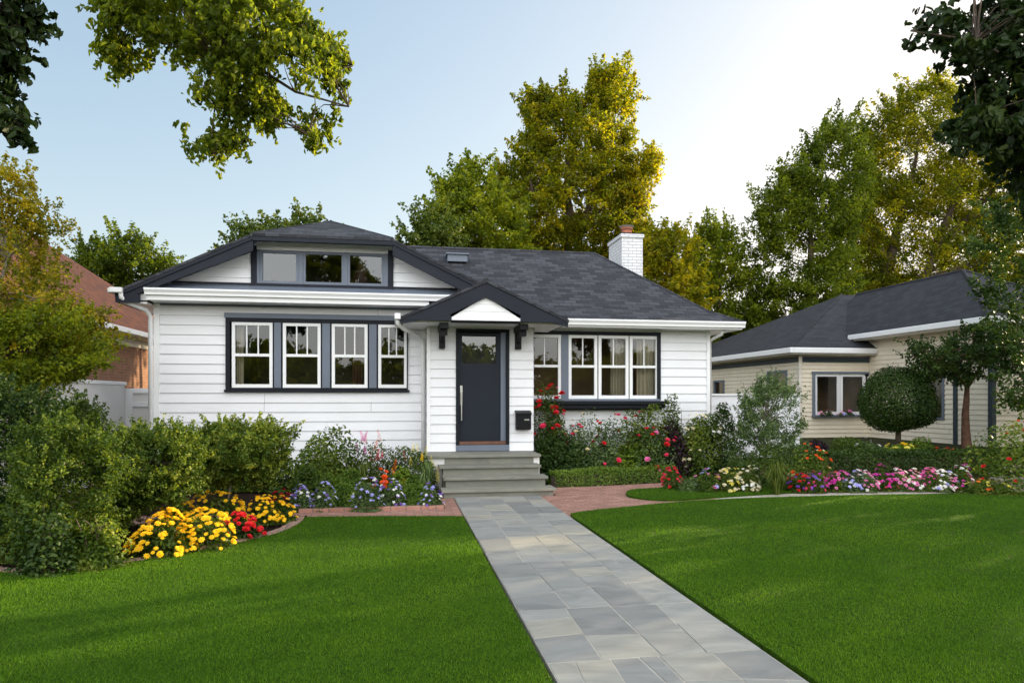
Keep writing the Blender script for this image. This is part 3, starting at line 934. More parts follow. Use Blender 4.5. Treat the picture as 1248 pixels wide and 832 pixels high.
# --- walls
LW = (-3.10, 0.17, 1.755, 3.06)                   # left window band x0 x1 z0 z1
RW = (2.60, 5.28, 1.555, 2.94)
GW = (-2.56, -0.20, 3.70, 4.40)
mb = MB()
siding(mb, (XL, YL), (XE0, YL), 0.12, 3.40, holes=[(LW[0] - XL, LW[1] - XL, LW[2], LW[3])], zref=.12)
mb.build('wall', M['white'], house)
mb = MB()
gl = lambda z: (max(0, (GCX - (GZ - z) / GK) - XL + .25), (GCX + (GZ - z) / GK) - XL - .25)
siding(mb, (XL, YL), (1.75, YL), 3.60, 4.6, holes=[(GW[0] - XL, GW[1] - XL, GW[2], GW[3])], lims=gl, zref=.12)
mb.build('gable_wall', M['white'], house)
DX0, DX1, DZ0, DZ1 = 1.03, 2.02, 0.66, 2.87
mb = MB()
siding(mb, (XE0, YE), (XE1, YE), 0.625, 2.93, pitch=.168, holes=[(DX0 - XE0, DX1 - XE0, .5, DZ1)], zref=.625)
siding(mb, (XE0, YL), (XE0, YE), 0.625, 2.93, pitch=.168, zref=.625)
siding(mb, (XE1, YE), (XE1, YR), 0.625, 2.93, pitch=.168, zref=.625)
mb.box(XE0 + .005, XE1 - .005, YE + .03, YL, .0, .62)
mb.build('entry_wall', M['white'], house)
mb = MB()
siding(mb, (XE1 - .1, YR), (XR, YR), 0.12, 3.05, holes=[(RW[0] - XE1 + .1, RW[1] - XE1 + .1, RW[2], RW[3])], zref=.12)
mb.build('wall', M['white'], house)
mb = MB()
siding(mb, (XR, YR), (XR, YB), 0.12, 3.05, zref=.12)
siding(mb, (XR, YB), (XL, YB), 0.12, 3.05, zref=.12)
siding(mb, (XL, YB), (XL, YL), 0.12, 3.40, zref=.12)
mb.build('wall', M['white'], house)
mb = MB()
mb.box(XL, XE0, YL + .03, YB - .05, -.1, .13); mb.box(XE1, XR, YR + .03, YB - .06, -.1, .13)
mb.build('foundation', M['concrete'], house)
# corner boards
for (x0, x1, y0, y1, z1) in ((XL - .03, XL + .07, YL - .03, YL + .06, 3.36), (XE0 - .028, XE0 + .035, YE - .028, YE + .04, 2.9), (XR - .04, XR + .03, YR - .028, YR + .06, 3.02), (XE0 - .1, XE0 - .025, YL - .03, YL + .04, 3.36)):
    mb = MB(); mb.box(x0, x1, y0, y1, .12 if z1 > 2.95 else .625, z1); mb.build('corner_board', M['trim'], house)

# --- roofs
TH = Vector((0, 0, -0.05))
GY0 = 12.65
hx = 1.22; hz = gz(GCX + hx); HY = 13.95
mb = MB()
xl, xr = -4.80, 1.72
mb.hexa([(xl, GY0, gz(xl)), (GCX - hx, GY0, hz), (GCX, HY, GZ), (GCX, 19.25, GZ), (xl, 19.25, gz(xl))][::-1], None, TH)
mb.hexa([(xr, GY0, gz(xr)), (xr + .35, 13.5, gz(xr + .35)), (xr + .35, 19.2, gz(xr + .35)), (GCX, 19.25, GZ), (GCX, HY, GZ), (GCX + hx, GY0, hz)][::-1], None, TH)
mb.hexa([(GCX - hx, GY0, hz + .002), (GCX + hx, GY0, hz + .002), (GCX, HY, GZ + .002)][::-1][::-1], None, TH)
mb.build('gable_roof', M['shingle'], house)
# main roof, with a slight sweep at the eaves
E0, E1, RZ = (12.85, 3.13), (13.5, 3.43), 5.10
RY = 16.0
mb = MB()
XH0, XH1, XH2 = 6.92, 6.42, 4.70
mb.hexa([(1.9, E1[0], E1[1]), (XH1, E1[0], E1[1]), (XH2, RY, RZ), (GCX, RY, RZ)], None, TH)
mb.hexa([(1.9, E0[0], E0[1]), (XH0, E0[0], E0[1]), (XH1, E1[0], E1[1]), (1.9, E1[0], E1[1])], None, TH)
yb_, yb2 = 2 * RY - E0[0], 2 * RY - E1[0]
mb.hexa([(XH0, E0[0], E0[1]), (XH0, yb_, E0[1]), (XH1, yb2, E1[1]), (XH1, E1[0], E1[1])], None, TH)
mb.hexa([(XH1, E1[0], E1[1]), (XH1, yb2, E1[1]), (XH2, RY, RZ)], None, TH)
mb.hexa([(XH0, yb_, E0[1]), (-1.3, yb_, E0[1]), (-1.3, yb2, E1[1]), (XH1, yb2, E1[1])], None, TH)
mb.hexa([(XH1, yb2, E1[1]), (-1.3, yb2, E1[1]), (GCX, RY, RZ), (XH2, RY, RZ)], None, TH)
mb.build('roof', M['shingle'], house)
# ridge and hip caps
mb = MB()
mb.tube([(GCX, RY, RZ - .01), (XH2, RY, RZ - .01)], .045, 6)
mb.tube([(XH2, RY, RZ - .01), (XH1, E1[0], E1[1] - .012), (XH0, E0[0], E0[1] - .012)], .035, 6)
mb.tube([(GCX, HY, GZ - .01), (GCX, 16.2, GZ - .01)], .045, 6)
for s in (-1, 1): mb.tube([(GCX, HY, GZ - .01), (GCX + s * hx, GY0, hz - .012)], .032, 6)
mb.build('ridge_cap', M['shingle'], house)
# porch roof
PCX, PAZ, PK, PHW, PY = 1.49, 3.64, 0.455, 1.46, 11.66
pz = lambda x: PAZ - PK * abs(x - PCX)
mb = MB()
for s in (-1, 1):
    x = PCX + s * PHW
    f = [(x, PY, pz(x)), (PCX, PY, PAZ), (PCX, 13.6, PAZ), (x, 13.6, pz(x))]
    mb.hexa(f[::-1] if s < 0 else f, None, TH)
mb.tube([(PCX, PY - .01, PAZ - .01), (PCX, 13.5, PAZ - .01)], .04, 6)
mb.build('porch_roof', M['shingle'], house)
# pediment: dark rake boards and returns round a white triangle
mb = MB()
wv = .25
for s in (-1, 1):
    x = PCX + s * (PHW - .01)
    mb.prism([(PCX, PAZ - .052), (x, pz(x) - .052), (x, pz(x) - .052 - .075), (PCX + s * .62, 3.03), (PCX, PAZ - .052 - wv)], 'y', PY + .02, PY + .07)
mb.build('rake_board', M['navy'], house)
mb = MB()
for s in (-1, 1):
    xa, xb = PCX + s * .60, PCX + s * (PHW - .02)
    mb.prism([(min(xa, xb), 2.925), (max(xa, xb), 2.925), (max(xa, xb), 3.035 if s > 0 else 2.99), (max(xa, xb) - .05 if s < 0 else xa, 3.06), (min(xa, xb), 2.99 if s < 0 else 3.03)], 'y', PY + .012, PY + .10)
mb.box(PCX - .60, PCX + .60, PY + .11, PY + .16, 2.90, 2.935)
mb.build('cornice_return', M['navy'], house)
mb = MB()
mb.box(PCX - .598, PCX + .598, PY + .03, PY + .10, 2.937, 2.985)
mb.prism([(PCX - .598, 2.987), (PCX + .598, 2.987), (PCX, 3.36)], 'y', PY + .074, PY + .10)
for k in range(1, 3):
    z = 2.987 + .125 * k; hw = .598 * (1 - (z - 2.987) / .373)
    mb.box(PCX - hw, PCX + hw, PY + .066, PY + .074, z - .012, z)
mb.build('pediment', M['trim'], house)
mb = MB()
mb.box(PCX - PHW + .04, PCX + PHW - .04, PY + .17, 12.49, 2.905, 2.935); mb.box(PCX - PHW + .04, XE0 - .03, 12.49, 13.07, 2.905, 2.935); mb.box(XE1 + .03, PCX + PHW - .04, 12.49, 13.27, 2.905, 2.935)
mb.build('porch_soffit', M['trim'], house)
# side fascias of the porch roof
for s in (-1, 1):
    mb = MB()
    x = PCX + s * (PHW - .03)
    mb.box(min(x, x + s * .03), max(x, x + s * .03), PY + .08, 13.0, 2.91, pz(PCX + PHW) - .05 + .01)
    mb.build('porch_fascia', M['navy'], house)
for x0 in (0.70, 2.10):                            # brackets under the porch roof
    mb = MB()
    mb.box(x0, x0 + .15, 11.80, YE - .022, 2.80, 2.90)
    mb.box(x0 + .01, x0 + .14, 11.92, 12.08, 2.70, 2.80)
    mb.box(x0 + .02, x0 + .13, YE - .13, YE - .022, 2.50, 2.80)
    mb.prism([(12.06, 2.80), (YE - .13, 2.80), (YE - .13, 2.60)], 'x', x0 + .04, x0 + .11)
    mb.build('bracket', M['black'], house, bevel=.008)

# gable rakes, hip fascia and boxed eave ends
for s in (-1, 1):
    mb = MB()
    xe = xl if s < 0 else xr
    xi = GCX + s * hx
    a = .255
    mb.prism([(xi, hz - .052), (xe, gz(xe) - .052), (xe, gz(xe) - (.052 + (a * .55 if s < 0 else a))), (xi - s * .0, hz - .052 - a)], 'y', GY0 + .03, GY0 + .10)
    mb.prism([(xi, hz - .052), (xe, gz(xe) - .052), (xe, gz(xe) - .11), (xi, hz - .11)], 'y', GY0 + .008, GY0 + .03)
    mb.build('gable_rake_board', M['navy'], house)
mb = MB()
mb.box(GCX - hx, GCX + hx, GY0 + .012, GY0 + .11, hz - .125, hz - .052)
mb.build('hip_fascia', M['navy'], house)
mb = MB()
mb.box(xl + .005, xl + .045, GY0 + .11, 19.2, gz(xl) - .2, gz(xl) - .052); mb.box(xl + .005, -4.40, GY0 + .005, GY0 + .029, gz(xl) - .20, gz(xl) - .055)
mb.build('eave_fascia', M['navy'], house)
mb = MB()
mb.box(xl + .05, XL - .03, GY0 + .10, 19.1, gz(xl) - .2, gz(xl) - .17)
mb.prism([(-4.75, 3.30), (-4.3, 3.30), (-4.3, 3.42), (-4.75, 3.38)], 'y', GY0 + .105, GY0 + .13)
mb.build('soffit', M['trim'], house)
# soffit of the gable overhang: follows the roof underside
for s in (-1, 1):
    mb = MB()
    xe = xl if s < 0 else xr
    mb.prism([(GCX + s * hx, hz - .056), (xe, gz(xe) - .056), (xe, gz(xe) - .075), (GCX + s * hx, hz - .075)], 'y', GY0 + .10, YL - .002)
    mb.build('gable_soffit', M['slate'], house)
# pent skirt over the left windows
mb = MB()
mb.hexa([(-4.45, 12.70, 3.505), (1.55, 12.70, 3.505), (1.55, YL - .02, 3.66), (-4.0, YL - .02, 3.66)], None, (0, 0, -.02))
mb.build('skirt_roof', M['slate'], house)
mb = MB()
mb.box(-4.05, 1.1, YL - .045, YL - .022, 3.665, 3.70)
mb.build('skirt_flashing', M['navy'], house)
def gutter(x0, x1, y, z, name='gutter'):
    mb = MB()
    prof = [(y + .12, z), (y + .03, z), (y + .025, z - .02), (y - .005, z - .02), (y - .005, z), (y - .012, z), (y - .012, z - .03), (y + .015, z - .075), (y + .02, z - .115), (y + .12, z - .115)]
    mb.prism(prof, 'x', x0, x1)
    return mb.build(name, M['trim'], house)
gutter(-4.32, 1.20, 12.60, 3.50)
mb = MB()
mb.box(-4.30, .55, 12.665, 12.72, 3.30, 3.384); mb.box(-4.29, .48, 12.72, YL - .03, 3.30, 3.33)
mb.build('fascia_board', M['trim'], house)
mb = MB(); mb.box(-4.20, .40, YL - .05, YL - .022, 3.262, 3.298); mb.build('frieze', M['slate'], house)
gutter(2.95, 6.90, 12.80, 3.135)
mb = MB()
mb.box(2.95, 6.86, 12.87, 12.92, 2.985, 3.02); mb.box(2.95, 6.86, 12.92, YR - .02, 2.985, 3.01); mb.box(XR + .03, 6.86, YR - .02, 19.0, 2.985, 3.01)
mb.build('eave_soffit', M['trim'], house)
mb = MB(); mb.box(6.80, 6.90, 12.925, 19.1, 3.015, 3.125); mb.build('gutter', M['trim'], house)
mb = MB(); mb.box(PCX - PHW - .10, PCX - PHW, PY - .02, 13.0, 2.93, 3.03); mb.build('gutter', M['trim'], house, bevel=.012)
# downspouts
mb = MB(); x = PCX - PHW - .05
mb.tube([(x, 11.74, 2.94), (x + .01, 11.76, 2.86), (x + .10, 11.95, 2.80), (.36, 12.86, 2.76), (.44, 13.0, 2.70), (.455, 13.03, 2.58), (.455, 13.03, .15)], .036, 10)
mb.build('downspout', M['trim'], house, smooth=True)
mb = MB()
mb.tube([(-4.70, 12.62, 3.42), (-4.70, 12.66, 3.33), (-4.60, 12.75, 3.24), (-4.40, 12.95, 3.15), (-4.355, 13.03, 3.05), (-4.355, 13.03, .15)], .04, 10)
mb.build('downspout', M['trim'], house, smooth=True)
mb = MB(); mb.box(-4.86, -4.66, 12.56, 12.64, 3.40, 3.49); mb.box(-4.90, -4.805, 12.6, 19, 3.40, 3.48); mb.build('gutter', M['trim'], house, bevel=.012)
mb = MB()
mb.tube([(6.50, 13.0, 2.985), (6.50, 13.05, 2.90), (6.42, 13.25, 2.83), (6.395, 13.36, 2.76), (6.395, 13.36, .15)], .034, 10)
mb.build('downspout', M['trim'], house, smooth=True)

# --- windows
def sash_window(parent, x0, x1, z0, z1, Y, lites, mat, mid=.5, fw=.055, glass='glass', name='window', mw=.022, single=False):
    mb = MB()
    d = .05
    mb.box(x0, x0 + fw, Y, Y + d, z0, z1); mb.box(x1 - fw, x1, Y, Y + d, z0, z1)
    mb.box(x0 + fw, x1 - fw, Y, Y + d, z0, z0 + fw * 1.15); mb.box(x0 + fw, x1 - fw, Y, Y + d, z1 - fw, z1)
    zm = z0 + (z1 - z0) * mid
    if not single:
        mb.box(x0 + fw, x1 - fw, Y + .006, Y + d + .01, zm - .025, zm + .025)
        for k in range(1, lites):
            x = x0 + fw + (x1 - x0 - 2 * fw) * k / lites
            mb.box(x - mw / 2, x + mw / 2, Y + .016, Y + d, zm + .025, z1 - fw)
    w = mb.build(name, mat, parent)
    mb = MB()
    mb.face([(x0 + fw, Y + .035, z0 + fw), (x1 - fw, Y + .035, z0 + fw), (x1 - fw, Y + .035, z1 - fw), (x0 + fw, Y + .035, z1 - fw)])
    mb.build('pane', M[glass], w)
    return w

def curtain(parent, x0, x1, z0, z1, Y, waves, mat='curtain'):
    mb = MB(); n = waves * 6
    for i in range(n):
        a, b = i / n, (i + 1) / n
        ya, yb = Y + .03 * math.sin(a * waves * 6.28), Y + .03 * math.sin(b * waves * 6.28)
        xa, xb = x0 + (x1 - x0) * a, x0 + (x1 - x0) * b
        mb.face([(xa, ya, z0), (xb, yb, z0), (xb, yb, z1), (xa, ya, z1)])
    return mb.build('curtain', M[mat], parent, smooth=True)

def room(parent, x0, x1, y0, y1, z0, z1, mat):
    mb = MB()
    mb.face([(x0, y1, z0), (x1, y1, z0), (x1, y1, z1), (x0, y1, z1)])
    mb.face([(x0, y0, z0), (x0, y1, z0), (x0, y1, z1), (x0, y0, z1)])
    mb.face([(x1, y1, z0), (x1, y0, z0), (x1, y0, z1), (x1, y1, z1)])
    mb.face([(x0, y0, z0), (x1, y0, z0), (x1, y1, z0), (x0, y1, z0)])
    mb.face([(x0, y1, z1), (x1, y1, z1), (x1, y0, z1), (x0, y0, z1)])
    return mb.build('interior_wall', M[mat], parent)

# left band of four
mb = MB()
x0, x1, z0, z1 = LW
f = .055
mb.box(x0, x0 + .075, YL - .045, YL + .06, z0, z1); mb.box(x1 - .02, x1, YL - .045, YL + .06, z0, z1)
mb.box(x0 + .075, x1 - .02, YL - .045, YL + .06, z1 - .075, z1); mb.box(x0 + .075, x1 - .02, YL - .045, YL + .06, z0, z0 + .035)
mb.box(x0 - .02, x1 + .03, YL - .075, YL - .02, z0 - .045, z0)
mb.build('window_frame', M['dark'], house, bevel=.004)
mb = MB(); mb.box(x0 - .02, x1 + .03, YL - .055, YL - .02, z1 + .002, z1 + .09); mb.build('head_board', M['slate'], house)
wx = [(W(a, 430, YL)[0], W(b, 430, YL)[0]) for a, b in ((283, 332.5), (345, 391), (404.5, 448), (461, 496))]
for a, b in wx: sash_window(house, a, b, z0 + .037, z1 - .077, YL - .03, 3, M['trim'], .50, glass='glass')
for (a, b) in zip(wx, wx[1:]):
    mb = MB(); m0, m1 = a[1] + .03, b[0] - .03
    mb.box(a[1] + .003, b[0] - .003, YL - .022, YL + .04, z0 + .036, z1 - .076); mb.build('window_recess', M['dark'], house)
    mb = MB(); mb.box(m0, m1, YL - .05, YL - .024, z0 + .036, z1 - .076); mb.build('mullion', M['slate'], house)
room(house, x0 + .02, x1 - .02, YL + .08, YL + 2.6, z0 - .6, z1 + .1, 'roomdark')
curtain(house, wx[0][0] + .04, wx[0][0] + .17, z0, z1 - .1, YL + .16, 2)
curtain(house, wx[2][0] + .30, wx[2][0] + .52, z0, z1 - .1, YL + 1.0, 2, 'wood')
# gable band of three
x0, x1, z0, z1 = GW
mb = MB()
mb.box(x0 - .10, x0 + .0, YL - .04, YL + .03, z0 - .02, z1 - .02); mb.box(x1, x1 + .10, YL - .04, YL + .03, z0 - .02, z1 - .02); mb.box(x0 - .12, x1 + .12, YL - .06, YL + .02, z0 - .06, z0 - .022)
mb.build('window_frame', M['navy'], house)
mb = MB(); mb.box(x0 - .10, x1 + .1, YL - .035, YL + .04, z1 - .085, z1 + .06); mb.build('head_board', M['trim'], house)
gx = [(W(a, 335, YL)[0], W(b, 335, YL)[0]) for a, b in ((317, 364), (369.5, 419.5), (423.5, 468))]
for a, b in gx: sash_window(house, a, b, z0 + .0, z1 - .09, YL - .02, 1, M['slate'], single=True, fw=.045, glass='glass_sky')
for a, b in zip([(x0, x0)] + gx, gx + [(x1, x1)]):
    mb = MB(); mb.box(a[1] + .002, b[0] - .002, YL - .03, YL + .03, z0 - .02, z1 - .087); mb.build('mullion', M['slate'], house)
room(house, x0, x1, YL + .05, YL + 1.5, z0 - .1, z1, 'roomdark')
mb = MB(); mb.tube([(gx[2][0] + .2, YL + .35, z0), (gx[2][0] + .22, YL + .35, z0 + .18), (gx[2][0] + .24, YL + .35, z0 + .36), (gx[2][0] + .22, YL + .35, z0 + .56)], [.13, .15, .10, .05], 10); mb.build('ornament', M['wood'], house, smooth=True)
# right band of four over a boxed sill
x0, x1, z0, z1 = RW
mb = MB()
mb.box(XE1 + .03, x1 - .0, YR - .05, YR + .06, z1 - .075, z1); mb.box(x1 - .08, x1, YR - .05, YR + .06, z0, z1 - .075)
mb.build('window_frame', M['dark'], house, bevel=.004)
mb = MB()
mb.box(XE1 + .06, x1 + .06, YR - .30, YR - .022, z0 - .075, z0 - .012); mb.box(XE1 + .06, x1 + .02, YR - .24, YR - .022, z0 - .16, z0 - .078); mb.box(XE1 + .06, x1 - .02, YR - .16, YR - .022, z0 - .19, z0 - .162)
mb.build('sill', M['dark'], house, bevel=.006)
mb = MB(); mb.box(XE1 + .06, x1 - .082, YR - .20, YR + .04, z0 - .010, z0 + .03); mb.build('sill', M['slate'], house)
rx = [(W(a, 445, YR)[0], W(b, 445, YR)[0]) for a, b in ((643, 683.5), (692.5, 727.5), (729, 765.5), (767, 802))]
for a, b in rx: sash_window(house, a, b, z0 + .032, z1 - .077, YR - .03, 2, M['trim'], .51, fw=.06)
mb = MB(); mb.box(rx[0][1] + .002, rx[1][0] - .002, YR - .045, YR + .04, z0 + .031, z1 - .077); mb.build('mullion', M['slate'], house)
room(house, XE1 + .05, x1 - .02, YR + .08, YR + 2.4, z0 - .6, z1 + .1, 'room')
curtain(house, rx[2][0] + .33, rx[2][1] + .02, z0 - .1, z1 - .08, YR + .22, 5)
curtain(house, rx[3][0] + .22, rx[3][1] + .05, z0 - .1, z1 - .08, YR + .18, 5)
curtain(house, rx[3][0] - .02, rx[3][0] + .12, z0 - .1, z1 - .08, YR + .22, 2)
# --- door
mb = MB()
mb.box(DX0, DX0 + .06, YE - .035, YE + .10, DZ0 + .08, DZ1); mb.box(DX1 - .06, DX1, YE - .035, YE + .10, DZ0 + .08, DZ1); mb.box(DX0 + .06, DX1 - .06, YE - .035, YE + .10, DZ1 - .05, DZ1)
mb.build('door_frame', M['dark'], house, bevel=.004)
mb = MB()
mb.box(DX1 - .155, DX1 - .062, YE + .02, YE + .10, DZ0 + .15, DZ1 - .052)
mb.build('door_jamb', M['slate'], house)
ddx0, ddx1, ddz0, ddz1 = DX0 + .065, DX1 - .16, DZ0 + .15, DZ1 - .07
gx0, gx1, gz0, gz1 = ddx0 + .055, ddx1 - .085, ddz1 - .56, ddz1 - .06
mb = MB()
for b in ((ddx0, gx0, ddz0, ddz1), (gx1, ddx1, ddz0, ddz1), (gx0, gx1, ddz0, gz0), (gx0, gx1, gz1, ddz1)):
    mb.box(b[0], b[1], YE + .045, YE + .09, b[2], b[3])
door = mb.build('door', M['door'], house)
mb = MB(); mb.face([(gx0, YE + .065, gz0), (gx1, YE + .065, gz0), (gx1, YE + .065, gz1), (gx0, YE + .065, gz1)]); mb.build('pane', M['glass_sky'], door)
mb = MB()
mb.box(ddx0 + .018, ddx0 + .062, YE + .035, YE + .044, ddz0 + .66, ddz0 + 1.02)
mb.tube([(ddx0 + .04, YE - .01, ddz0 + .38), (ddx0 + .04, YE - .01, ddz0 + .90)], .014, 10)
for z in (.42, .86): mb.tube([(ddx0 + .04, YE - .01, ddz0 + z), (ddx0 + .04, YE + .044, ddz0 + z)], .009, 8)
mb.build('handle', M['steel'], door)
mb = MB(); mb.tube([(ddx0 + .04, YE + .02, ddz0 + .975), (ddx0 + .04, YE + .046, ddz0 + .975)], .024, 14); mb.build('lock', M['steel'], door)
mb = MB(); mb.box(DX0 + .06, DX1 - .06, YE - .02, YE + .10, DZ0 + .085, DZ0 + .145); mb.build('threshold', M['wood'], house, bevel=.006)
mb = MB(); mb.box(DX0, DX1, YE - .03, YE + .11, .632, DZ0 + .08); mb.build('door_sill', M['slate'], house)
mb = MB(); mb.box(DX0 + .02, DX1 - .02, YE + .11, YE + .14, .7, DZ1); mb.build('interior_wall', M['roomdark'], house)
# --- chimney and vent
mb = MB()
mb.box(5.44, 5.98, 16.2, 17.25, 3.4, 5.58); mb.box(5.41, 6.01, 16.17, 17.28, 5.58, 5.66)
ch = mb.build('chimney', M['wbrick'], house)
mb = MB(); mb.box(5.42, 6.00, 16.18, 17.27, 5.662, 5.69); mb.build('chimney_cap', M['navy'], ch)
mb = MB(); mb.tube([(5.73, 16.7, 5.692), (5.73, 16.7, 5.88), (5.73, 16.7, 5.882), (5.73, 16.7, 5.93)], [.15, .13, .155, .155], 14); mb.build('chimney_pot', M['clay'], ch)
mb = MB(); mb.tube([(5.73, 16.7, 5.932), (5.73, 16.7, 5.97), (5.73, 16.7, 6.0)], [.11, .2, .03], 14); mb.build('chimney_cowl', M['trim'], ch)
Yv = 15.35; zv = E1[1] + (Yv - E1[0]) / (RY - E1[0]) * (RZ - E1[1]); xv = W(557, 316, Yv)[0]
mb = MB(); mb.box(xv - .22, xv + .22, Yv - .15, Yv + .25, zv - .02, zv + .13); mb.box(xv - .25, xv + .25, Yv - .2, Yv + .3, zv + .132, zv + .16); mb.build('roof_vent', M['slate'], house)

# --- front steps
steps = thing('front_steps', 'wide stone front steps leading up to the navy door', 'steps', (1.55, 11.3, 0))
def tread(x0, x1, y0, y1, z, name='tread'):
    mb = MB(); mb.box(x0, x1, y0, y1, z - .045, z, rnd.random()); mb.build(name, M['tread'], steps, bevel=.006)
def riser(x0, x1, y0, y1, z0, z1):
    mb = MB(); mb.box(x0, x1, y0, y1, z0, z1, rnd.random()); mb.build('riser', M['tread'], steps)
riser(.70, 2.46, 10.76, 11.12, .0, .112); tread(.66, 2.50, 10.71, 11.10, .157)
riser(.75, 2.40, 11.09, 11.45, .0, .267); tread(.71, 2.44, 11.04, 11.43, .312)
riser(.73, 2.36, 11.42, 11.78, .0, .422); tread(.66, 2.39, 11.37, 11.76, .467)
riser(.78, 2.33, 11.75, YE - .03, .0, .575); tread(.46, 2.46, 11.70, YE - .03, .620, 'landing')
mb = MB(); mb.box(.50, .776, 11.76, YE - .03, 0, .573); mb.build('side_wall', M['render'], steps); mb = MB(); mb.box(2.334, 2.44, 11.76, YE - .03, 0, .573); mb.build('side_wall', M['render'], steps)

# --- mailbox
box = thing('mailbox', 'black wall mailbox beside the front door', 'mailbox', (2.27, YE - .08, 1.08))
mb = MB(); mb.box(2.13, 2.41, YE - .14, YE - .015, 1.02, 1.33); mb.build('body', M['black'], box, bevel=.01)
mb = MB(); mb.hexa([(2.12, YE - .155, 1.325), (2.42, YE - .155, 1.325), (2.42, YE - .015, 1.375), (2.12, YE - .015, 1.375)], None, (0, 0, -.03)); mb.build('lid', M['black'], box, bevel=.006)
mb = MB(); mb.box(2.28, 2.37, YE - .146, YE - .141, 1.19, 1.215); mb.build('plate', M['steel'], box)

# ================================================================== fences and neighbours
fence = thing('boundary_wall', 'white rendered boundary wall along the left side passage', 'wall', (-5.55, 11, 0))
mb = MB(); mb.box(-5.62, -5.5, 7.2, 15.0, -.1, 1.86); mb.build('wall_panel', M['render'], fence)
mb = MB(); mb.box(-5.65, -5.47, 7.18, 15.02, 1.862, 1.93); mb.build('coping', M['trim'], fence, bevel=.006)
gate = thing('side_gate', 'white panelled side gate between boundary wall and bungalow', 'gate', (-4.9, 15.0, 0))
mb = MB(); mb.box(-5.53, -4.33, 15.05, 15.09, .08, 1.72); mb.build('gate_panel', M['render'], gate)
mb = MB()
for b in ((-5.53, -5.36, .08, 1.80), (-4.42, -4.33, .08, 1.80), (-5.36, -4.42, 1.70, 1.80), (-5.36, -4.42, 1.42, 1.52), (-5.36, -4.42, .08, .2)): mb.box(b[0], b[1], 15.02, 15.048, b[2], b[3])
mb.build('gate_frame', M['trim'], gate, bevel=.004)
fr = thing('side_fence', 'white horizontal board fence at the right end of the bungalow', 'fence', (8, 16, 0))
mb = MB()
siding(mb, (XR + .04, 16.0), (10.1, 16.0), .1, 1.66, pitch=.26, lap=.016, zref=.1)
mb.build('board_panel', M['white'], fr)
for x in (6.5, 7.7, 8.9, 10.05):
    mb = MB(); mb.box(x - .05, x + .05, 16.01, 16.11, 0, 1.66); mb.build('post', M['trim'], fr)
mb = MB(); mb.box(XR + .04, 10.12, 15.96, 16.12, 1.662, 1.71); mb.build('rail', M['trim'], fr)

# --- brick house on the left
bh = thing('brick_house', 'orange brick house with clay tile roof beyond the left boundary wall', 'house', (-9, 20, 0))
mb = MB(); mb.box(-14, -7.45, 15.5, 27, 0, 3.25); mb.build('wall', M['brick'], bh)
mb = MB(); mb.box(-14, -7.0, 15.1, 27.4, 3.26, 3.30); mb.box(-14, -7.41, 15.46, 27.04, 3.05, 3.258); mb.build('soffit', M['creamtrim'], bh)
mb = MB(); mb.box(-7.02, -6.90, 15.05, 27.4, 3.28, 3.42); mb.build('gutter', M['trim'], bh, bevel=.02)
mb = MB()
rz = 6.6
mb.hexa([(-6.98, 15.0, 3.43), (-6.98, 27.5, 3.43), (-11.2, 24, rz), (-11.2, 18.4, rz)], None, (0, 0, -.08))
mb.hexa([(-15.4, 15.0, 3.43), (-6.98, 15.0, 3.43), (-11.2, 18.4, rz)], None, (0, 0, -.08))
mb.hexa([(-6.98, 27.5, 3.43), (-15.4, 27.5, 3.43), (-11.2, 24, rz)], None, (0, 0, -.08))
mb.hexa([(-15.4, 27.5, 3.43), (-15.4, 15, 3.43), (-11.2, 18.4, rz), (-11.2, 24, rz)], None, (0, 0, -.08))
mb.build('roof', M['tile'], bh)

# --- cream house on the right
ch2 = thing('cream_house', 'cream weatherboard house with dark hipped roof on the right', 'house', (14, 19, .36))
HZ0 = .36
A0, A1 = (12.4, 30.0), (12.4, 19.7)
WX = 14.85
mb = MB()
wl, wr, wz0, wz1 = W(990, 480, 19.7)[0], 14.84, 1.02, 2.42
siding(mb, A0, A1, HZ0, 2.95, pitch=.135, lap=.024, zref=HZ0, holes=[(4.5, 5.4, 1.5, 2.3), (8.5, 9.7, 1.5, 2.5)])
mb.build('wall', M['cream'], ch2)
mb = MB()
siding(mb, A1, (WX, 19.7), HZ0, 2.95, pitch=.135, lap=.024, zref=HZ0, holes=[(wl - 12.4, WX - 12.41, wz0, wz1)])
mb.build('wall', M['cream'], ch2)
mb = MB()
s2 = (19.7 - 17.6, 19.7 - 16.6, 1.0, 2.4)
siding(mb, (WX, 19.7), (WX, 15.1), HZ0, 3.45, pitch=.135, lap=.024, zref=HZ0, holes=[s2])
siding(mb, (WX, 15.1), (18.1, 15.1), HZ0, 3.45, pitch=.135, lap=.024, zref=HZ0)
mb.build('wing_wall', M['cream'], ch2)
mb = MB(); mb.box(14.9, 18.05, 15.4, 26.4, HZ0, 3.3); mb.box(18.05, 20.4, 20.0, 26.4, HZ0, 2.9); mb.box(12.7, 14.9, 21.8, 26.4, HZ0, 2.9); mb.build('inner_wall', M['roomdark'], ch2)
mb = MB(); mb.box(12.37, 12.47, 19.62, 19.72, HZ0, 2.95); mb.build('corner_board', M['creamtrim'], ch2)
mb = MB(); mb.box(WX - .04, WX + .08, 15.05, 15.18, HZ0, 3.4); mb.box(WX - .05, WX - .02, 16.15, 16.28, HZ0, 3.4); mb.build('corner_board', M['teal'], ch2)
mb = MB(); mb.box(12.34, 12.38, 19.66, 30.0, 2.74, 2.90); mb.box(12.38, WX - .02, 19.63, 19.67, 2.74, 2.90); mb.build('frieze', M['teal'], ch2)
mb = MB(); mb.box(11.95, 12.36, 19.35, 30.3, 2.95, 2.99); mb.box(12.36, 14.84, 19.35, 19.7, 2.95, 2.99); mb.build('soffit', M['creamtrim'], ch2)
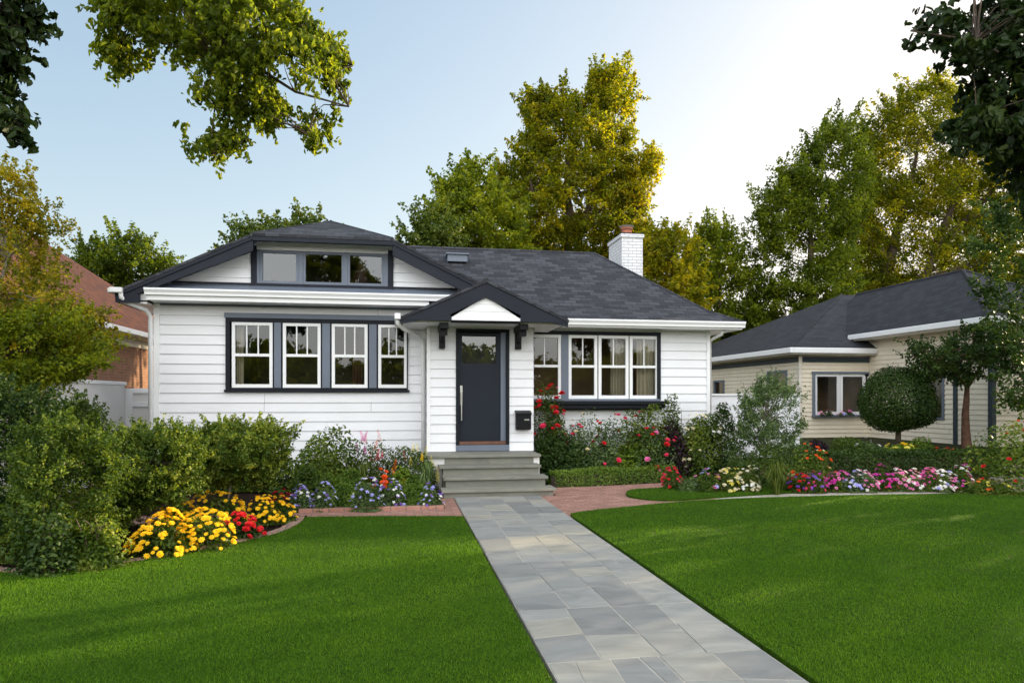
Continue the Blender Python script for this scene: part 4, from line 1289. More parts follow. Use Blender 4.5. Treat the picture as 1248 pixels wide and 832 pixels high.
mb = MB(); mb.box(11.84, 11.96, 19.24, 30.4, 2.99, 3.16); mb.box(11.96, 14.83, 19.24, 19.36, 2.99, 3.16); mb.build('gutter', M['trim'], ch2, bevel=.02)
mb = MB(); mb.box(14.34, WX - .02, 14.67, 19.9, 3.42, 3.46); mb.box(WX - .02, 18.6, 14.67, 15.08, 3.42, 3.46); mb.build('soffit', M['creamtrim'], ch2)
mb = MB(); mb.box(14.24, 14.35, 14.57, 19.9, 3.46, 3.62); mb.box(14.35, 18.6, 14.57, 14.68, 3.46, 3.62); mb.build('gutter', M['trim'], ch2, bevel=.02)
mb = MB()
mz, ez = 5.45, 3.17
mb.hexa([(11.9, 30.4, ez), (11.9, 19.3, ez), (16.3, 23.1, mz)], None, (0, 0, -.06))
mb.hexa([(11.9, 19.3, ez), (20.6, 19.3, ez), (20.6, 23.1, mz), (16.3, 23.1, mz)], None, (0, 0, -.06))
mb.hexa([(20.6, 30.4, ez), (11.9, 30.4, ez), (16.3, 23.1, mz), (20.6, 23.1, mz)], None, (0, 0, -.06))
mb.build('roof', M['shingle2'], ch2)
mb = MB()
wz, we = 5.36, 3.63
wx_, wf = 16.45, 17.7
mb.hexa([(14.28, 22.5, we), (14.28, 14.6, we), (wx_, wf, wz), (wx_, 22.5, wz)], None, (0, 0, -.06))
mb.hexa([(14.28, 14.6, we), (18.62, 14.6, we), (wx_, wf, wz)], None, (0, 0, -.06))
mb.hexa([(18.62, 14.6, we), (18.62, 22.5, we), (wx_, 22.5, wz), (wx_, wf, wz)], None, (0, 0, -.06))
mb.tube([(14.28, 14.6, we - .01), (wx_, wf, wz), (wx_, 22.5, wz)], .05, 6)
mb.tube([(18.62, 14.6, we - .01), (wx_, wf, wz)], .05, 6)
mb.build('wing_roof', M['shingle2'], ch2)
mb = MB()
mb.tube([(11.9, 19.3, ez - .01), (16.3, 23.1, mz)], .05, 6); mb.build('ridge_cap', M['shingle2'], ch2)
# its windows
cuts = [wl + .06, wl + .95, wl + 1.85, WX - .05]
for a, b in zip(cuts, cuts[1:]):
    sash_window(ch2, a + .01, b - .01, wz0 + .05, wz1 - .05, 19.68, 1, M['trim'], single=True, fw=.085)
mb = MB(); mb.box(wl - .04, WX - .03, 19.62, 19.675, wz1 - .045, wz1 + .02); mb.box(wl - .04, WX - .03, 19.56, 19.675, wz0 - .02, wz0 + .045); mb.box(wl - .02, wl + .055, 19.62, 19.675, wz0 + .046, wz1 - .046); mb.build('window_frame', M['slate'], ch2)
room(ch2, wl, WX - .06, 19.78, 21.7, wz0 - .3, wz1 + .3, 'room')
def side_win(sa, sb, za, zb, X, yend, mat='slate'):
    ya, yb = yend - sb, yend - sa
    mb = MB()
    for (q0, q1, r0, r1) in ((ya, ya + .07, za, zb), (yb - .07, yb, za, zb), (ya + .07, yb - .07, za, za + .07), (ya + .07, yb - .07, zb - .07, zb)):
        mb.box(X - .05, X + .03, q0, q1, r0, r1)
    w = mb.build('window', M[mat], ch2)
    mb = MB(); mb.face([(X, yb - .07, za + .07), (X, ya + .07, za + .07), (X, ya + .07, zb - .07), (X, yb - .07, zb - .07)]); mb.build('pane', M['glass'], w)
    room_ = MB(); room_.box(X + .25, X + .3, ya - .2, yb + .2, za - .2, zb + .2); room_.build('interior_wall', M['room'], ch2)
side_win(4.5, 5.4, 1.5, 2.3, 12.4, 30.0); side_win(8.5, 9.7, 1.5, 2.5, 12.4, 30.0); side_win(*s2, WX, 19.7)
# window boxes with flowers: the box is part of the house, the plants stand in it
for k, px in enumerate((1006, 1032)):
    w_ = W(px, 505, 19.5)
    mound('window_plant', ('pink petunias in the left window of the cream house', 'mauve petunias beside the topiary tree in a window of the cream house')[k], 'plant', (w_[0], 19.48), .28, .10, .16, 160, (.06, .04), M['leaf'], 300 + k, z0=1.06,
          flowers=[('cluster', (['pink', 'white'], ['lavender', 'pink'])[k], .06, 9, 1.0)])
# ================================================================== trees
LV = (0.14, 0.10)
tree_px('poplar_tree', 'tallest golden green tree rising behind the bungalow chimney',
        [(590, 330), (575, 250), (590, 215), (615, 195), (620, 168), (636, 153), (630, 120), (644, 102), (672, 112), (684, 96), (704, 102), (708, 122), (714, 88), (738, 74), (770, 78), (780, 125), (772, 182), (776, 190), (772, 240), (782, 260), (786, 330)],
        30, W(705, 485, 30)[:2], 900, 90, .52, LV, M['leafgold'], M['bark'], depth=2.6, r0=.32, seed=11, n_branch=40, hole=-.8, tint_bias=-.12,
        limbs=[([W(705, 300, 30), W(690, 230, 30), W(694, 170, 30), W(690, 110, 30)], .16, .03), ([W(706, 290, 30), W(735, 200, 30.3), W(745, 130, 30.3), W(742, 85, 30.3)], .18, .03), ([W(700, 310, 30), W(650, 240, 29.6), W(640, 190, 29.6)], .13, .03)])
tree_px('tree', 'narrow golden tree standing right behind the brick chimney',
        [(742, 340), (745, 260), (760, 215), (772, 190), (790, 178), (808, 182), (806, 210), (798, 225), (792, 262), (800, 290), (812, 345)],
        29, W(782, 485, 29)[:2], 200, 60, .5, (.15, .11), M['leafgold'], M['bark'], depth=1.6, r0=.18, seed=12, hole=-.6)
tree_px('tree', 'mid green tree left of the tall golden tree behind the ridge',
        [(520, 330), (524, 250), (532, 214), (552, 206), (565, 196), (590, 182), (606, 200), (622, 235), (640, 260), (650, 330)],
        27, W(585, 485, 27)[:2], 300, 60, .55, (.15, .11), M['leafolive'], M['bark'], depth=2, r0=.2, seed=13, hole=-.6, tint_bias=.12)
tree_px('tree', 'small bright green tree showing over the left end of the ridge',
        [(482, 330), (487, 284), (494, 262), (514, 256), (530, 262), (545, 252), (562, 272), (566, 330)],
        24, W(522, 485, 24)[:2], 160, 60, .45, (.13, .10), M['leaffresh'], M['bark'], depth=1.6, r0=.14, seed=14, hole=-.6)
tree_px('tree', 'golden round tree right of the bungalow chimney',
        [(770, 400), (778, 320), (790, 285), (812, 272), (838, 276), (852, 300), (858, 340), (872, 400)],
        27, W(820, 485, 27)[:2], 260, 60, .5, (.14, .11), M['leafgold'], M['bark'], depth=1.8, r0=.18, seed=15, hole=-.6)
tree_px('tree', 'yellow green tree filling the gap between the two roofs',
        [(832, 420), (838, 330), (838, 290), (856, 270), (880, 268), (900, 280), (914, 300), (922, 350), (930, 420)],
        30, W(880, 485, 30)[:2], 300, 60, .55, (.15, .11), M['leafolive'], M['bark'], depth=2, r0=.2, seed=16, hole=-.65)
tree_px('shrub_tree', 'low dark tree behind the right end of the bungalow eave',
        [(850, 470), (856, 395), (880, 370), (905, 380), (925, 395), (935, 470)],
        33, W(895, 485, 33)[:2], 200, 60, .6, (.15, .11), M['leaf'], M['bark'], depth=1.6, r0=.14, seed=17, hole=-.9)
tree_px('shade_tree', 'broad green tree left of the great forked tree behind the cream house roof',
        [(905, 440), (912, 370), (918, 310), (914, 270), (916, 238), (932, 232), (948, 205), (968, 196), (985, 170), (998, 152), (1008, 132), (1024, 150), (1030, 122), (1046, 148), (1060, 190), (1062, 250), (1040, 300), (1050, 350), (1040, 440)],
        29, W(985, 485, 29)[:2], 800, 90, .55, (.13, .095), M['leafolive'], M['bark'], depth=3, r0=.35, seed=18, hole=-.75, tint_bias=-.16)
tree_px('shade_tree', 'great golden lit tree with forked limbs above the cream house ridge',
        [(1040, 330), (1030, 290), (1052, 230), (1048, 160), (1062, 128), (1078, 122), (1096, 104), (1114, 100), (1130, 84), (1146, 92), (1160, 112), (1190, 120), (1230, 104), (1262, 120), (1300, 150), (1330, 250), (1310, 420), (1240, 420), (1150, 400), (1060, 400), (1036, 360)],
        33, W(1085, 485, 33)[:2], 1900, 105, .62, (.13, .095), M['leafgold'], M['bark'], depth=3.4, r0=.5, seed=19, hole=-.85, tint_bias=-.2, n_branch=60,
        trunk_top=W(1082, 325, 33),
        limbs=[([W(1084, 350, 33), W(1075, 312, 33), W(1050, 285, 33), W(1010, 268, 33), (W(980, 262, 33))], .32, .06), ([W(1082, 330, 33), W(1092, 285, 33), W(1110, 230, 33), W(1120, 170, 33)], .3, .06),
               ([W(1075, 312, 33), W(1058, 270, 33.5), W(1062, 220, 33.5), W(1070, 160, 33.5)], .2, .05), ([W(1125, 420, 32), W(1126, 345, 32), W(1140, 305, 32), W(1180, 265, 32), W(1240, 250, 32)], .42, .08),
               ([W(1140, 305, 32), W(1165, 240, 32), W(1180, 170, 32)], .22, .05), ([W(1180, 265, 32), W(1225, 215, 32), W(1262, 170, 32)], .16, .04)])
tree_px('tree', 'low dark trees mass between the cream house roof and the great tree',
        [(1020, 430), (1030, 350), (1080, 330), (1130, 330), (1180, 330), (1230, 340), (1300, 330), (1300, 430)],
        36, W(1150, 485, 36)[:2], 260, 60, .7, (.18, .14), M['leaf'], M['bark'], depth=2, r0=.25, seed=20, hole=-.75)['label'] = 'lower olive tree glimpsed just above the cream house ridge'
tree_px('birch_tree', 'airy golden birch at the left edge in front of the brick house',
        [(-90, 470), (-90, 210), (-20, 205), (8, 192), (26, 200), (42, 214), (52, 245), (66, 262), (84, 268), (92, 300), (88, 330), (112, 350), (132, 385), (142, 420), (132, 445), (108, 455), (60, 480), (0, 480)],
        11.6, (-6.6, 11.4), 520, 64, .24, (.055, .042), M['leafamber'], M['barkpale'], depth=1.3, r0=.075, seed=21, hole=-.45, tint_bias=.05, n_branch=60, smin=.4)
tree_px('tree', 'olive green lower tree under the golden birch at the left edge',
        [(-80, 520), (-80, 380), (0, 370), (60, 372), (110, 385), (140, 410), (136, 445), (100, 462), (50, 490), (0, 520)],
        10.9, (-6.9, 10.6), 300, 64, .24, (.055, .042), M['leafolive'], M['bark'], depth=.9, r0=.08, seed=22, hole=-.42, tint_bias=.08, n_branch=40)
tree_px('tree', 'distant dark olive tree left of the bungalow roof',
        [(84, 360), (96, 296), (118, 284), (140, 278), (158, 282), (182, 288), (206, 300), (218, 318), (226, 360)],
        36, W(155, 485, 36)[:2], 260, 80, .55, (.14, .10), M['leafolive'], M['bark'], depth=2, r0=.22, seed=23, hole=-.4, tint_bias=-.3)
tree_px('tree', 'pale green tree peeping over the bungalow gable',
        [(260, 340), (268, 296), (284, 278), (304, 268), (330, 262), (352, 254), (372, 256), (398, 266), (412, 290), (416, 340)],
        28, W(340, 485, 28)[:2], 220, 60, .5, (.14, .11), M['leaffresh'], M['bark'], depth=1.8, r0=.2, seed=24, hole=-.55, tint_bias=-.1)
# overhanging boughs: their trunks stand outside the picture
tree_px('shade_tree', 'near tree whose leafy bough hangs in from the top left',
        [(108, -60), (112, 10), (122, 32), (118, 70), (145, 92), (168, 80), (186, 98), (205, 112), (215, 155), (205, 165), (236, 190), (252, 207), (278, 196), (302, 178), (305, 150), (322, 160), (338, 158), (345, 140), (362, 165), (368, 186), (392, 176), (424, 160), (440, 128), (446, 108), (432, 86), (424, 60), (408, 46), (384, 30), (372, 12), (350, -20), (300, -60)],
        6.6, (-6.3, 3.2), 1250, 19, .10, (.062, .032), M['leafolive'], M['bark'], depth=.75, r0=.2, seed=225, hole=-.30, tint_bias=-.10, noise_s=5.5, n_branch=420, hang=.8, up=.5, smin=.5, rise=-.5, six=True,
        trunk_top=(-5.6, 4.4, 5.9),
        limbs=[([(-5.6, 4.4, 5.8), (-4.6, 5.8, 6.1), W(120, -90, 6.6), W(215, -30, 6.6), W(265, 25, 6.6), W(310, 80, 6.6), W(360, 112, 6.6), W(425, 130, 6.6)], .05, .006), ([W(265, 25, 6.6), W(272, 80, 6.5), W(262, 130, 6.5), W(255, 190, 6.5)], .014, .004),
               ([W(215, -30, 6.6), W(320, 0, 6.7), W(380, 50, 6.7), W(430, 80, 6.7)], .016, .004), ([W(120, -90, 6.6), W(150, 20, 6.7), W(140, 70, 6.7)], .014, .004), ([W(310, 80, 6.6), W(330, 120, 6.6), W(375, 165, 6.6)], .010, .003)])
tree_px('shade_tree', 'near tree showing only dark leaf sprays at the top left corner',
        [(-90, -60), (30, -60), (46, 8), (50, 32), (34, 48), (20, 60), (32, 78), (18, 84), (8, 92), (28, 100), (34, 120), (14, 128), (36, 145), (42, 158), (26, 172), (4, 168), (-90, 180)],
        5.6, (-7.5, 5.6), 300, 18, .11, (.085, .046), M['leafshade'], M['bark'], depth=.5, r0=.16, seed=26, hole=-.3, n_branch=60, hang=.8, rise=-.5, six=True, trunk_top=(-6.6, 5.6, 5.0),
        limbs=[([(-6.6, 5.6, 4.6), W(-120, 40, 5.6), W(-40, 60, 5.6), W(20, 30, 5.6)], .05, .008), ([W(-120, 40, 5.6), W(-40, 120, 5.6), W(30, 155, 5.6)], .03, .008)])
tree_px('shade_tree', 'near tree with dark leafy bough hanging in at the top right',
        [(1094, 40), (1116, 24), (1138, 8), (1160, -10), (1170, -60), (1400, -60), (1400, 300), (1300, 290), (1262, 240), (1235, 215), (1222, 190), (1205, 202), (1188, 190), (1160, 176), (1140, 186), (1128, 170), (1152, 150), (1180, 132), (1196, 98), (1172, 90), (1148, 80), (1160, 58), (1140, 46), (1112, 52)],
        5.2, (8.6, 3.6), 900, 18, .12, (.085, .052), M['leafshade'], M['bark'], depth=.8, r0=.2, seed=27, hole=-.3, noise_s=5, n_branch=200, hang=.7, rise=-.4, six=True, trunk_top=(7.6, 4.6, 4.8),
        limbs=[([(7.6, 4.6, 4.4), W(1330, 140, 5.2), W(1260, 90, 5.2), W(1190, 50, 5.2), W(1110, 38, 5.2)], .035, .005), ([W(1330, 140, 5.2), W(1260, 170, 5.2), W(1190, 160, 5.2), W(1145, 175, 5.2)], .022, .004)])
tree_px('evergreen_tree', 'dark dense tree cutting off the right edge of the picture',
        [(1182, 300), (1190, 268), (1210, 240), (1230, 225), (1330, 150), (1480, 60), (1620, 60), (1720, 200), (1700, 520), (1262, 520), (1232, 500), (1214, 470), (1222, 430), (1208, 404), (1214, 372), (1196, 350), (1200, 322)],  # unseen right part of the crown stretched outwards to shade the lawn
        11.6, (15.4, 11.7), 1500, 60, .27, (.075, .055), M['leafdark'], M['bark'], depth=1.0, r0=.14, seed=28, hole=-.55, n_branch=40, base_z=.0)
# small ornamental trees of the right garden
bx, by = W(1180, 545, 13.9)[:2]
tree_px('ornamental_tree', 'small spreading tree with slim reddish trunk before the cream house',
        [(1106, 448), (1112, 420), (1130, 404), (1160, 396), (1186, 393), (1214, 396), (1238, 402), (1262, 425), (1256, 452), (1226, 462), (1204, 450), (1186, 470), (1172, 472), (1160, 462), (1140, 470), (1120, 464)],
        13.9, (bx, by), 210, 60, .22, (.06, .048), M['leafdark'], M['redbark'], depth=.8, r0=.115, seed=29, hole=-.5, n_branch=60, base_z=.36, trunk_top=W(1182, 440, 13.9), tint_bias=.05,
        limbs=[([W(1180, 472, 13.9), W(1160, 450, 13.9), W(1135, 440, 13.8)], .05, .012), ([W(1181, 468, 13.9), W(1200, 440, 13.9), W(1225, 430, 14)], .05, .012)])
c0 = W(1094, 492, 14.4)
top = thing('topiary_tree', 'clipped ball topiary tree on a single short trunk', 'tree', (c0[0], c0[1], .36))
mb = MB(); mb.tube([(c0[0], c0[1], .3), (c0[0] + .02, c0[1], .8), (c0[0] - .01, c0[1], 1.4)], [.075, .06, .055], 10); mb.build('trunk', M['bark'], top, smooth=True)
rs = np.random.RandomState(30)
n = 24000
D = unit(rs.normal(size=(n, 3)))
Rr = .84 * (1 + .10 * noise3(D, 5.5, 31)) * (rs.uniform(.78, 1.03, n) + np.where(rs.uniform(0, 1, n) < .05, .07, 0))
zc = 1.46
P = D * Rr[:, None] * np.array([1, 1, 1.0])
P[:, 2] = np.where(P[:, 2] < 0, P[:, 2] * .78, P[:, 2] * 1.03)
P += np.array([c0[0], c0[1], zc])
V, Fc = leaf_cards(rs, P, unit(D + rs.normal(size=D.shape) * .6 + [0, 0, .3]), .046, .034)
link('crown', np_mesh('crown', V - np.array([c0[0], c0[1], .36]), Fc, np.clip(.5 + .2 * noise3(P, 5, 2) + rs.normal(size=n) * .2, 0, 1), [M['leafdark']]), top, (c0[0], c0[1], .36))

# street trees across the road, seen mirrored in the window panes
STREET = 'street trees mirrored in the windows'
proto = tree_px('street_tree', 'street tree across the road, seen only as dark reflections in the window panes',
                [(330, 530), (300, 470), (320, 390), (400, 345), (480, 330), (560, 318), (660, 325), (760, 345), (840, 400), (860, 470), (830, 530)],
                26, W(590, 485, 26)[:2], 520, 44, .85, (.34, .26), M['leafolive'], M['bark'], depth=3.2, r0=.3, seed=33, hole=-.9, group=STREET)
bx0, by0 = W(590, 485, 26)[:2]
for i, (x, y, r) in enumerate(((-17, -15, 0), (-6.5, -17, 1.7), (4.5, -15.5, 3.0), (15, -17, 4.4), (26, -14, .8))):
    if i == 0: o = proto
    else:
        o = proto.copy(); COL.objects.link(o)
        for c in list(proto.children):
            d = c.copy(); COL.objects.link(d); d.parent = o
    o.location = (x, y, 0); o.rotation_euler = (0, 0, r); o.scale = (1.1, 1.1, .68)

# ================================================================== shrubs, hedges and flowers
def shrub_px(name, label, poly, Y, base, n, per, cr, leaf, mat, seed, depth, stems=14, flowers=None, **kw):
    "a loose shrub with an outline measured in the photo; its stems rise from the base"
    rs = np.random.RandomState(seed)
    r = tree_px(name, label, poly, Y, base, n, per, cr, leaf, mat, kw.pop('bark', M['bark']), depth=depth, r0=kw.pop('r0', .02), seed=seed, n_branch=stems, cat=kw.pop('cat', 'shrub'), trunk_name='stem', **kw)
    return r

BK = M['barkpale']
# --- left mass
shrub_px('shrub', 'tall dark shrub at the left edge below the birch', [(-80, 700), (-80, 465), (0, 462), (50, 470), (72, 500), (76, 560), (70, 640), (60, 690)], 8.3, (G(-5, 660)[0], 8.2), 420, 64, .16, (.040, .028), M['leafdark'], 41, .7, tint_bias=-.15, hole=-.9)
shrub_px('conifer_shrub', 'feathery upright green shrub beside the white boundary wall', [(66, 560), (62, 500), (76, 474), (90, 490), (98, 466), (108, 488), (122, 496), (130, 520), (134, 560)], 10.4, (G(100, 600)[0] , 10.3), 150, 60, .13, (.05, .022), M['leaf'], 42, .4, hole=-.9, hang=-.6)
shrub_px('shrub', 'big loose shrub with yellow green tips left of the yellow flowers', [(4, 690), (6, 640), (16, 590), (14, 548), (30, 520), (60, 512), (84, 508), (110, 520), (138, 530), (152, 575), (150, 625), (140, 665), (100, 690)], 7.3, (G(75, 672)[0], 7.25), 620, 64, .105, (.030, .021), M['leafshrub'], 43, .6, tint_bias=-.2, hole=-.42, stems=70, bark=BK)
shrub_px('shrub', 'spreading light green shrub behind the yellow flowers', [(118, 660), (112, 600), (118, 545), (140, 522), (170, 520), (205, 516), (232, 524), (250, 548), (248, 590), (226, 612), (190, 618), (160, 640)], 8.3, (G(170, 640)[0], 8.2), 680, 64, .11, (.031, .022), M['leafshrub'], 44, .65, hole=-.5, stems=70, tint_bias=-.05)
shrub_px('shrub', 'vase shaped shrub with bare stems right of the spreading shrub', [(232, 585), (228, 545), (236, 522), (262, 514), (300, 510), (330, 512), (352, 520), (372, 515), (366, 536), (352, 556), (340, 585), (318, 596), (300, 590), (280, 598), (262, 594)], 9.3, (G(295, 622)[0], 9.3), 620, 64, .11, (.034, .024), M['leafshrub'], 45, .6, hole=-.5, stems=120, tint_bias=.08, bark=BK)
for k, (a, b, t, bt, lab, mt) in enumerate(((20, 90, 600, 700, 'dark low shrub at the front left of the round bed', 'leafdark'), (84, 152, 618, 694, 'small dark shrub at the left foot of the yellow flowers', 'leafshrub'))):
    c, rx, h = px_mound(a, b, t, bt)
    mound('shrub', lab, 'shrub', c, rx, rx * .8, h, 2600, (.042, .03), M[mt], 50 + k, lump=.35, shell=.3, stems=8)
# --- yellow flowers
YG = 'yellow flowers of the round bed'
for k, (a, b, t, bt, cnt, lab) in enumerate((
        (152, 222, 628, 684, 62, 'front left clump of the yellow daisies'), (206, 284, 622, 676, 66, 'yellow daisy clump directly left of the larger red clump'),
        (176, 240, 604, 652, 44, 'yellow daisy clump at the back left under the spreading shrub'), (226, 300, 598, 642, 52, 'yellow daisy clump behind the larger red clump'),
        (298, 336, 600, 642, 30, 'small yellow daisy clump left of the dark red cushion'), (322, 358, 604, 640, 26, 'rightmost yellow daisy clump at the round bed edge'))):
    c, rx, h = px_mound(a, b, t, bt, .03)
    mound('daisy_plant', lab, 'flowers', (c[0], c[1] + rx * .72), rx, rx * .75, h * .92, 1100, (.05, .026), M['leaf'], 60 + k, flowers=[('daisy', 'yellow', .032, int(cnt * 1.9), 1.04)], group=YG, lump=.18)
for k, (a, b, t, bt, cnt, lab) in enumerate(((264, 320, 622, 660, 46, 'larger bright red flower clump beside the yellow daisies'), (328, 358, 596, 622, 20, 'dark red flower cushion behind the rightmost yellow daisies'))):
    c, rx, h = px_mound(a, b, t, bt, .03)
    mound('red_flower_plant', lab, 'flowers', (c[0], c[1] + rx * .5), rx, rx * .75, h * .9, 700, (.045, .028), M['leafdark'], 70 + k, flowers=[('rose', 'crimson' if k else 'red', .036, cnt, 1.02)], lump=.15)
# --- left bed by the house wall
def px_plant(name, label, cat, a, b, t, bt, n, leaf, mat, seed, back=.5, **kw):
    "a plant that the photo shows between columns a and b, rows t and bt; never inside the house walls"
    z0 = kw.get('z0', .03); cx = (a + b) / 2
    Y = G(cx, bt, z0)[1]
    dep = kw.pop('dep', .8)
    if cx < 890 and not kw.get('strappy') and bt - t > 38: a, b, t, n = cx - (b - a) * .58, cx + (b - a) * .58, t - 4, int(n * 2.3)
    rx = (b - a) / 2 / F_PX * Y
    if cx < 890: Y = min(Y + rx * back, (12.98 if cx < 540 else 13.12) - rx * dep)
    else: Y = Y + rx * back
    rx = (W(b, bt, Y)[0] - W(a, bt, Y)[0]) / 2
    h = (W(cx, t, Y)[2] - z0) * (.93 if bt - t > 50 else 1)
    return mound(name, label, cat, (W(cx, bt, Y)[0], Y), rx, rx * dep, h, n, leaf, M[mat], seed, **kw)
px_plant('shrub', 'loose airy shrub against the siding left of the red flowers', 'shrub', 362, 432, 532, 606, 2600, (.06, .042), 'leafshrub', 80, lump=.35, stems=14, shell=.35, back=1.6)
for k, (a, b, t, lab) in enumerate(((196, 250, 560, 'low dark plant against the siding near the side gate'), (244, 304, 556, 'low dark plant against the siding behind the vase shaped shrub'), (298, 366, 552, 'low plant against the siding behind the dark red flowers'))):
    px_plant('low_shrub', lab, 'shrub', a, b, t, 602, 1500, (.05, .038), 'leaf', 130 + k, lump=.25, back=1.0)
px_plant('shrub', 'low leafy shrub under the loose airy shrub by the wall', 'shrub', 356, 412, 566, 612, 1600, (.05, .04), 'leaf', 81, lump=.25, back=1.0)
px_plant('snapdragon_plant', 'tall pink snapdragons by the wall below the left windows', 'flowers', 424, 460, 546, 600, 700, (.07, .024), 'leaf', 82, lump=.2, flowers=[('spike', ['rose', 'pink', 'magenta'], .062, 12, 1.0)], back=1.2, hang=-.6)
px_plant('snapdragon_plant', 'tall orange and red snapdragons beside the yellow ones', 'flowers', 452, 492, 544, 602, 900, (.07, .024), 'leaf', 83, lump=.2, flowers=[('spike', ['orange', 'rose', 'red'], .060, 12, 1.0)], back=1.2, hang=-.5)
px_plant('snapdragon_plant', 'tall yellow snapdragons next to the downspout', 'flowers', 482, 530, 542, 602, 1300, (.07, .024), 'leaf', 84, lump=.2, flowers=[('spike', ['lemon', 'yellow'], .060, 16, 1.0)], back=1.0, hang=-.5)
px_plant('strappy_plant', 'strap leaved clump in front of the pink snapdragons', 'plant', 428, 460, 550, 602, 60, (.3, .022), 'leaffresh', 85, strappy=True)
px_plant('strappy_plant', 'strap leaved clump beside the front steps', 'plant', 502, 538, 556, 606, 70, (.3, .022), 'leafgrey', 86, strappy=True)
for k, (a, b, t, bt, lab) in enumerate(((383, 412, 576, 612, 'leftmost clipped box ball in the left bed'), (408, 446, 572, 608, 'box ball behind the blue flowers, second from the left'), (404, 434, 588, 622, 'dark box ball at the front between two blue flower clumps'),
                                     (470, 506, 574, 606, 'box ball with yellowish tips in the middle of the left bed'), (492, 526, 580, 610, 'box ball just left of the steps at the back'), (492, 522, 590, 620, 'front box ball nearest to the steps'))):
    px_plant('box_ball', lab, 'shrub', a - 4, b + 4, t - 5, bt - 3, 2600, (.032, .026), 'leafbox', 90 + k, lump=.08, shell=.8, back=.8, group='clipped box balls of the left bed')
BL = 'blue flower cushions of the left bed'
for k, (a, b, t, bt, cnt, lab) in enumerate(((350, 380, 588, 624, 26, 'leftmost blue lavender cushion beside the dark red flowers'), (374, 408, 590, 624, 26, 'second blue cushion from the left along the kerb'), (430, 464, 584, 624, 30, 'blue cushion right of the dark front box ball'),
                                          (458, 496, 582, 620, 30, 'blue cushion left of the front box ball by the steps'), (512, 540, 590, 620, 22, 'blue cushion at the corner by the steps'))):
    px_plant('lavender_plant', lab, 'flowers', a, b, t, bt, 900, (.04, .02), 'leafgrey', 100 + k, lump=.2, flowers=[('cluster', ['lavender', 'lavender', 'lavender', 'violet', 'white'], .026, int(cnt * 1.5), 1.02)], group=BL)
px_plant('low_flower_plant', 'single low orange red flower patch among the box balls', 'flowers', 452, 474, 566, 604, 260, (.05, .03), 'leaf', 106, flowers=[('rose', 'orange', .05, 5, 1.0)], back=.9)
px_plant('lime_plant', 'small lime tipped plant in the middle of the left bed', 'plant', 478, 506, 562, 604, 420, (.05, .03), 'leaflime', 107, lump=.3, back=1.0)

# --- right bed under the window
px_plant('rose_pillar', 'climbing red rose pillar beside the mailbox', 'flowers', 656, 690, 472, 584, 2600, (.055, .038), 'leaf', 110, lump=.3, shell=.25, back=2.2, stems=8, flowers=[('rose', ['red', 'red', 'rose'], .055, 22, 1.0), ('rose', 'pink', .035, 6, 1.0)])
px_plant('shrub', 'dark rounded shrub at the foot of the rose pillar', 'shrub', 652, 706, 528, 584, 2600, (.05, .036), 'leafdark', 111, lump=.2, back=1.0)
px_plant('rose_bush', 'rose bush with coral buds under the window, left one', 'flowers', 688, 726, 512, 584, 1700, (.055, .036), 'leafgrey', 112, lump=.3, shell=.3, back=1.6, stems=8, flowers=[('rose', ['rose', 'cream'], .042, 9, 1.02)])
px_plant('rose_bush', 'taller rose bush with red blooms below the middle of the sill', 'flowers', 716, 760, 508, 582, 1900, (.055, .036), 'leafgrey', 113, lump=.3, shell=.3, back=1.6, stems=8, flowers=[('rose', ['red', 'rose'], .048, 11, 1.04)])
px_plant('strappy_plant', 'pale strap leaved clump in front of the rose bushes', 'plant', 698, 736, 548, 580, 80, (.3, .022), 'leaffresh', 114, strappy=True)
px_plant('shrub', 'rounded green shrub under the right end of the sill', 'shrub', 758, 806, 496, 578, 2600, (.055, .04), 'leafshrub', 115, lump=.25, shell=.4, back=1.7, stems=8)
px_plant('climber', 'tall narrow green climber at the corner of the window frame', 'plant', 808, 832, 472, 574, 1700, (.055, .04), 'leaf', 116, lump=.25, shell=.2, back=2.6, stems=6)
px_plant('purple_shrub', 'dark purple leaved shrub between green shrubs', 'shrub', 798, 846, 524, 572, 1700, (.055, .04), 'leafpurple', 117, lump=.25, back=1.2)
px_plant('white_flower_shrub', 'large shrub with small cream flowers at the bungalow corner', 'shrub', 824, 884, 484, 572, 4200, (.05, .036), 'leafshrub', 118, lump=.25, shell=.5, back=1.1, stems=10, flowers=[('cluster', ['cream', 'white'], .045, 46, 1.0)])
px_plant('rose_bush', 'low rose bush with scattered red blooms before the purple shrub', 'flowers', 772, 824, 520, 574, 1700, (.05, .034), 'leafgrey', 119, lump=.3, shell=.35, back=.9, flowers=[('rose', ['red', 'rose', 'pink'], .048, 14, 1.04)])
px_plant('lime_shrub', 'lime green rounded shrub behind the low box hedge', 'shrub', 742, 786, 542, 582, 1300, (.05, .036), 'leaflime', 120, lump=.25)
px_plant('lime_shrub', 'bright lime shrub before the cream flowered shrub', 'shrub', 820, 852, 536, 572, 1100, (.05, .036), 'leaflime', 121, lump=.2)
px_plant('lime_shrub', 'yellow variegated tuft left of the red cushion', 'shrub', 700, 744, 556, 579, 700, (.05, .03), 'leaffresh', 122, lump=.3)
px_plant('red_flower_plant', 'red flower cushion at the end of the low box hedge', 'flowers', 774, 806, 555, 579, 700, (.04, .028), 'leafdark', 123, lump=.1, flowers=[('rose', ['red', 'crimson'], .042, 34, 1.0)])
for k, (a, b) in enumerate(((706, 736), (732, 760), (756, 782))):
    px_plant('bronze_plant', 'bronze leaved groundcover plant behind the low box hedge', 'plant', a, b, 562, 580, 420, (.045, .03), 'leafbronze', 125 + k, lump=.25, group='bronze plants behind the low hedge')

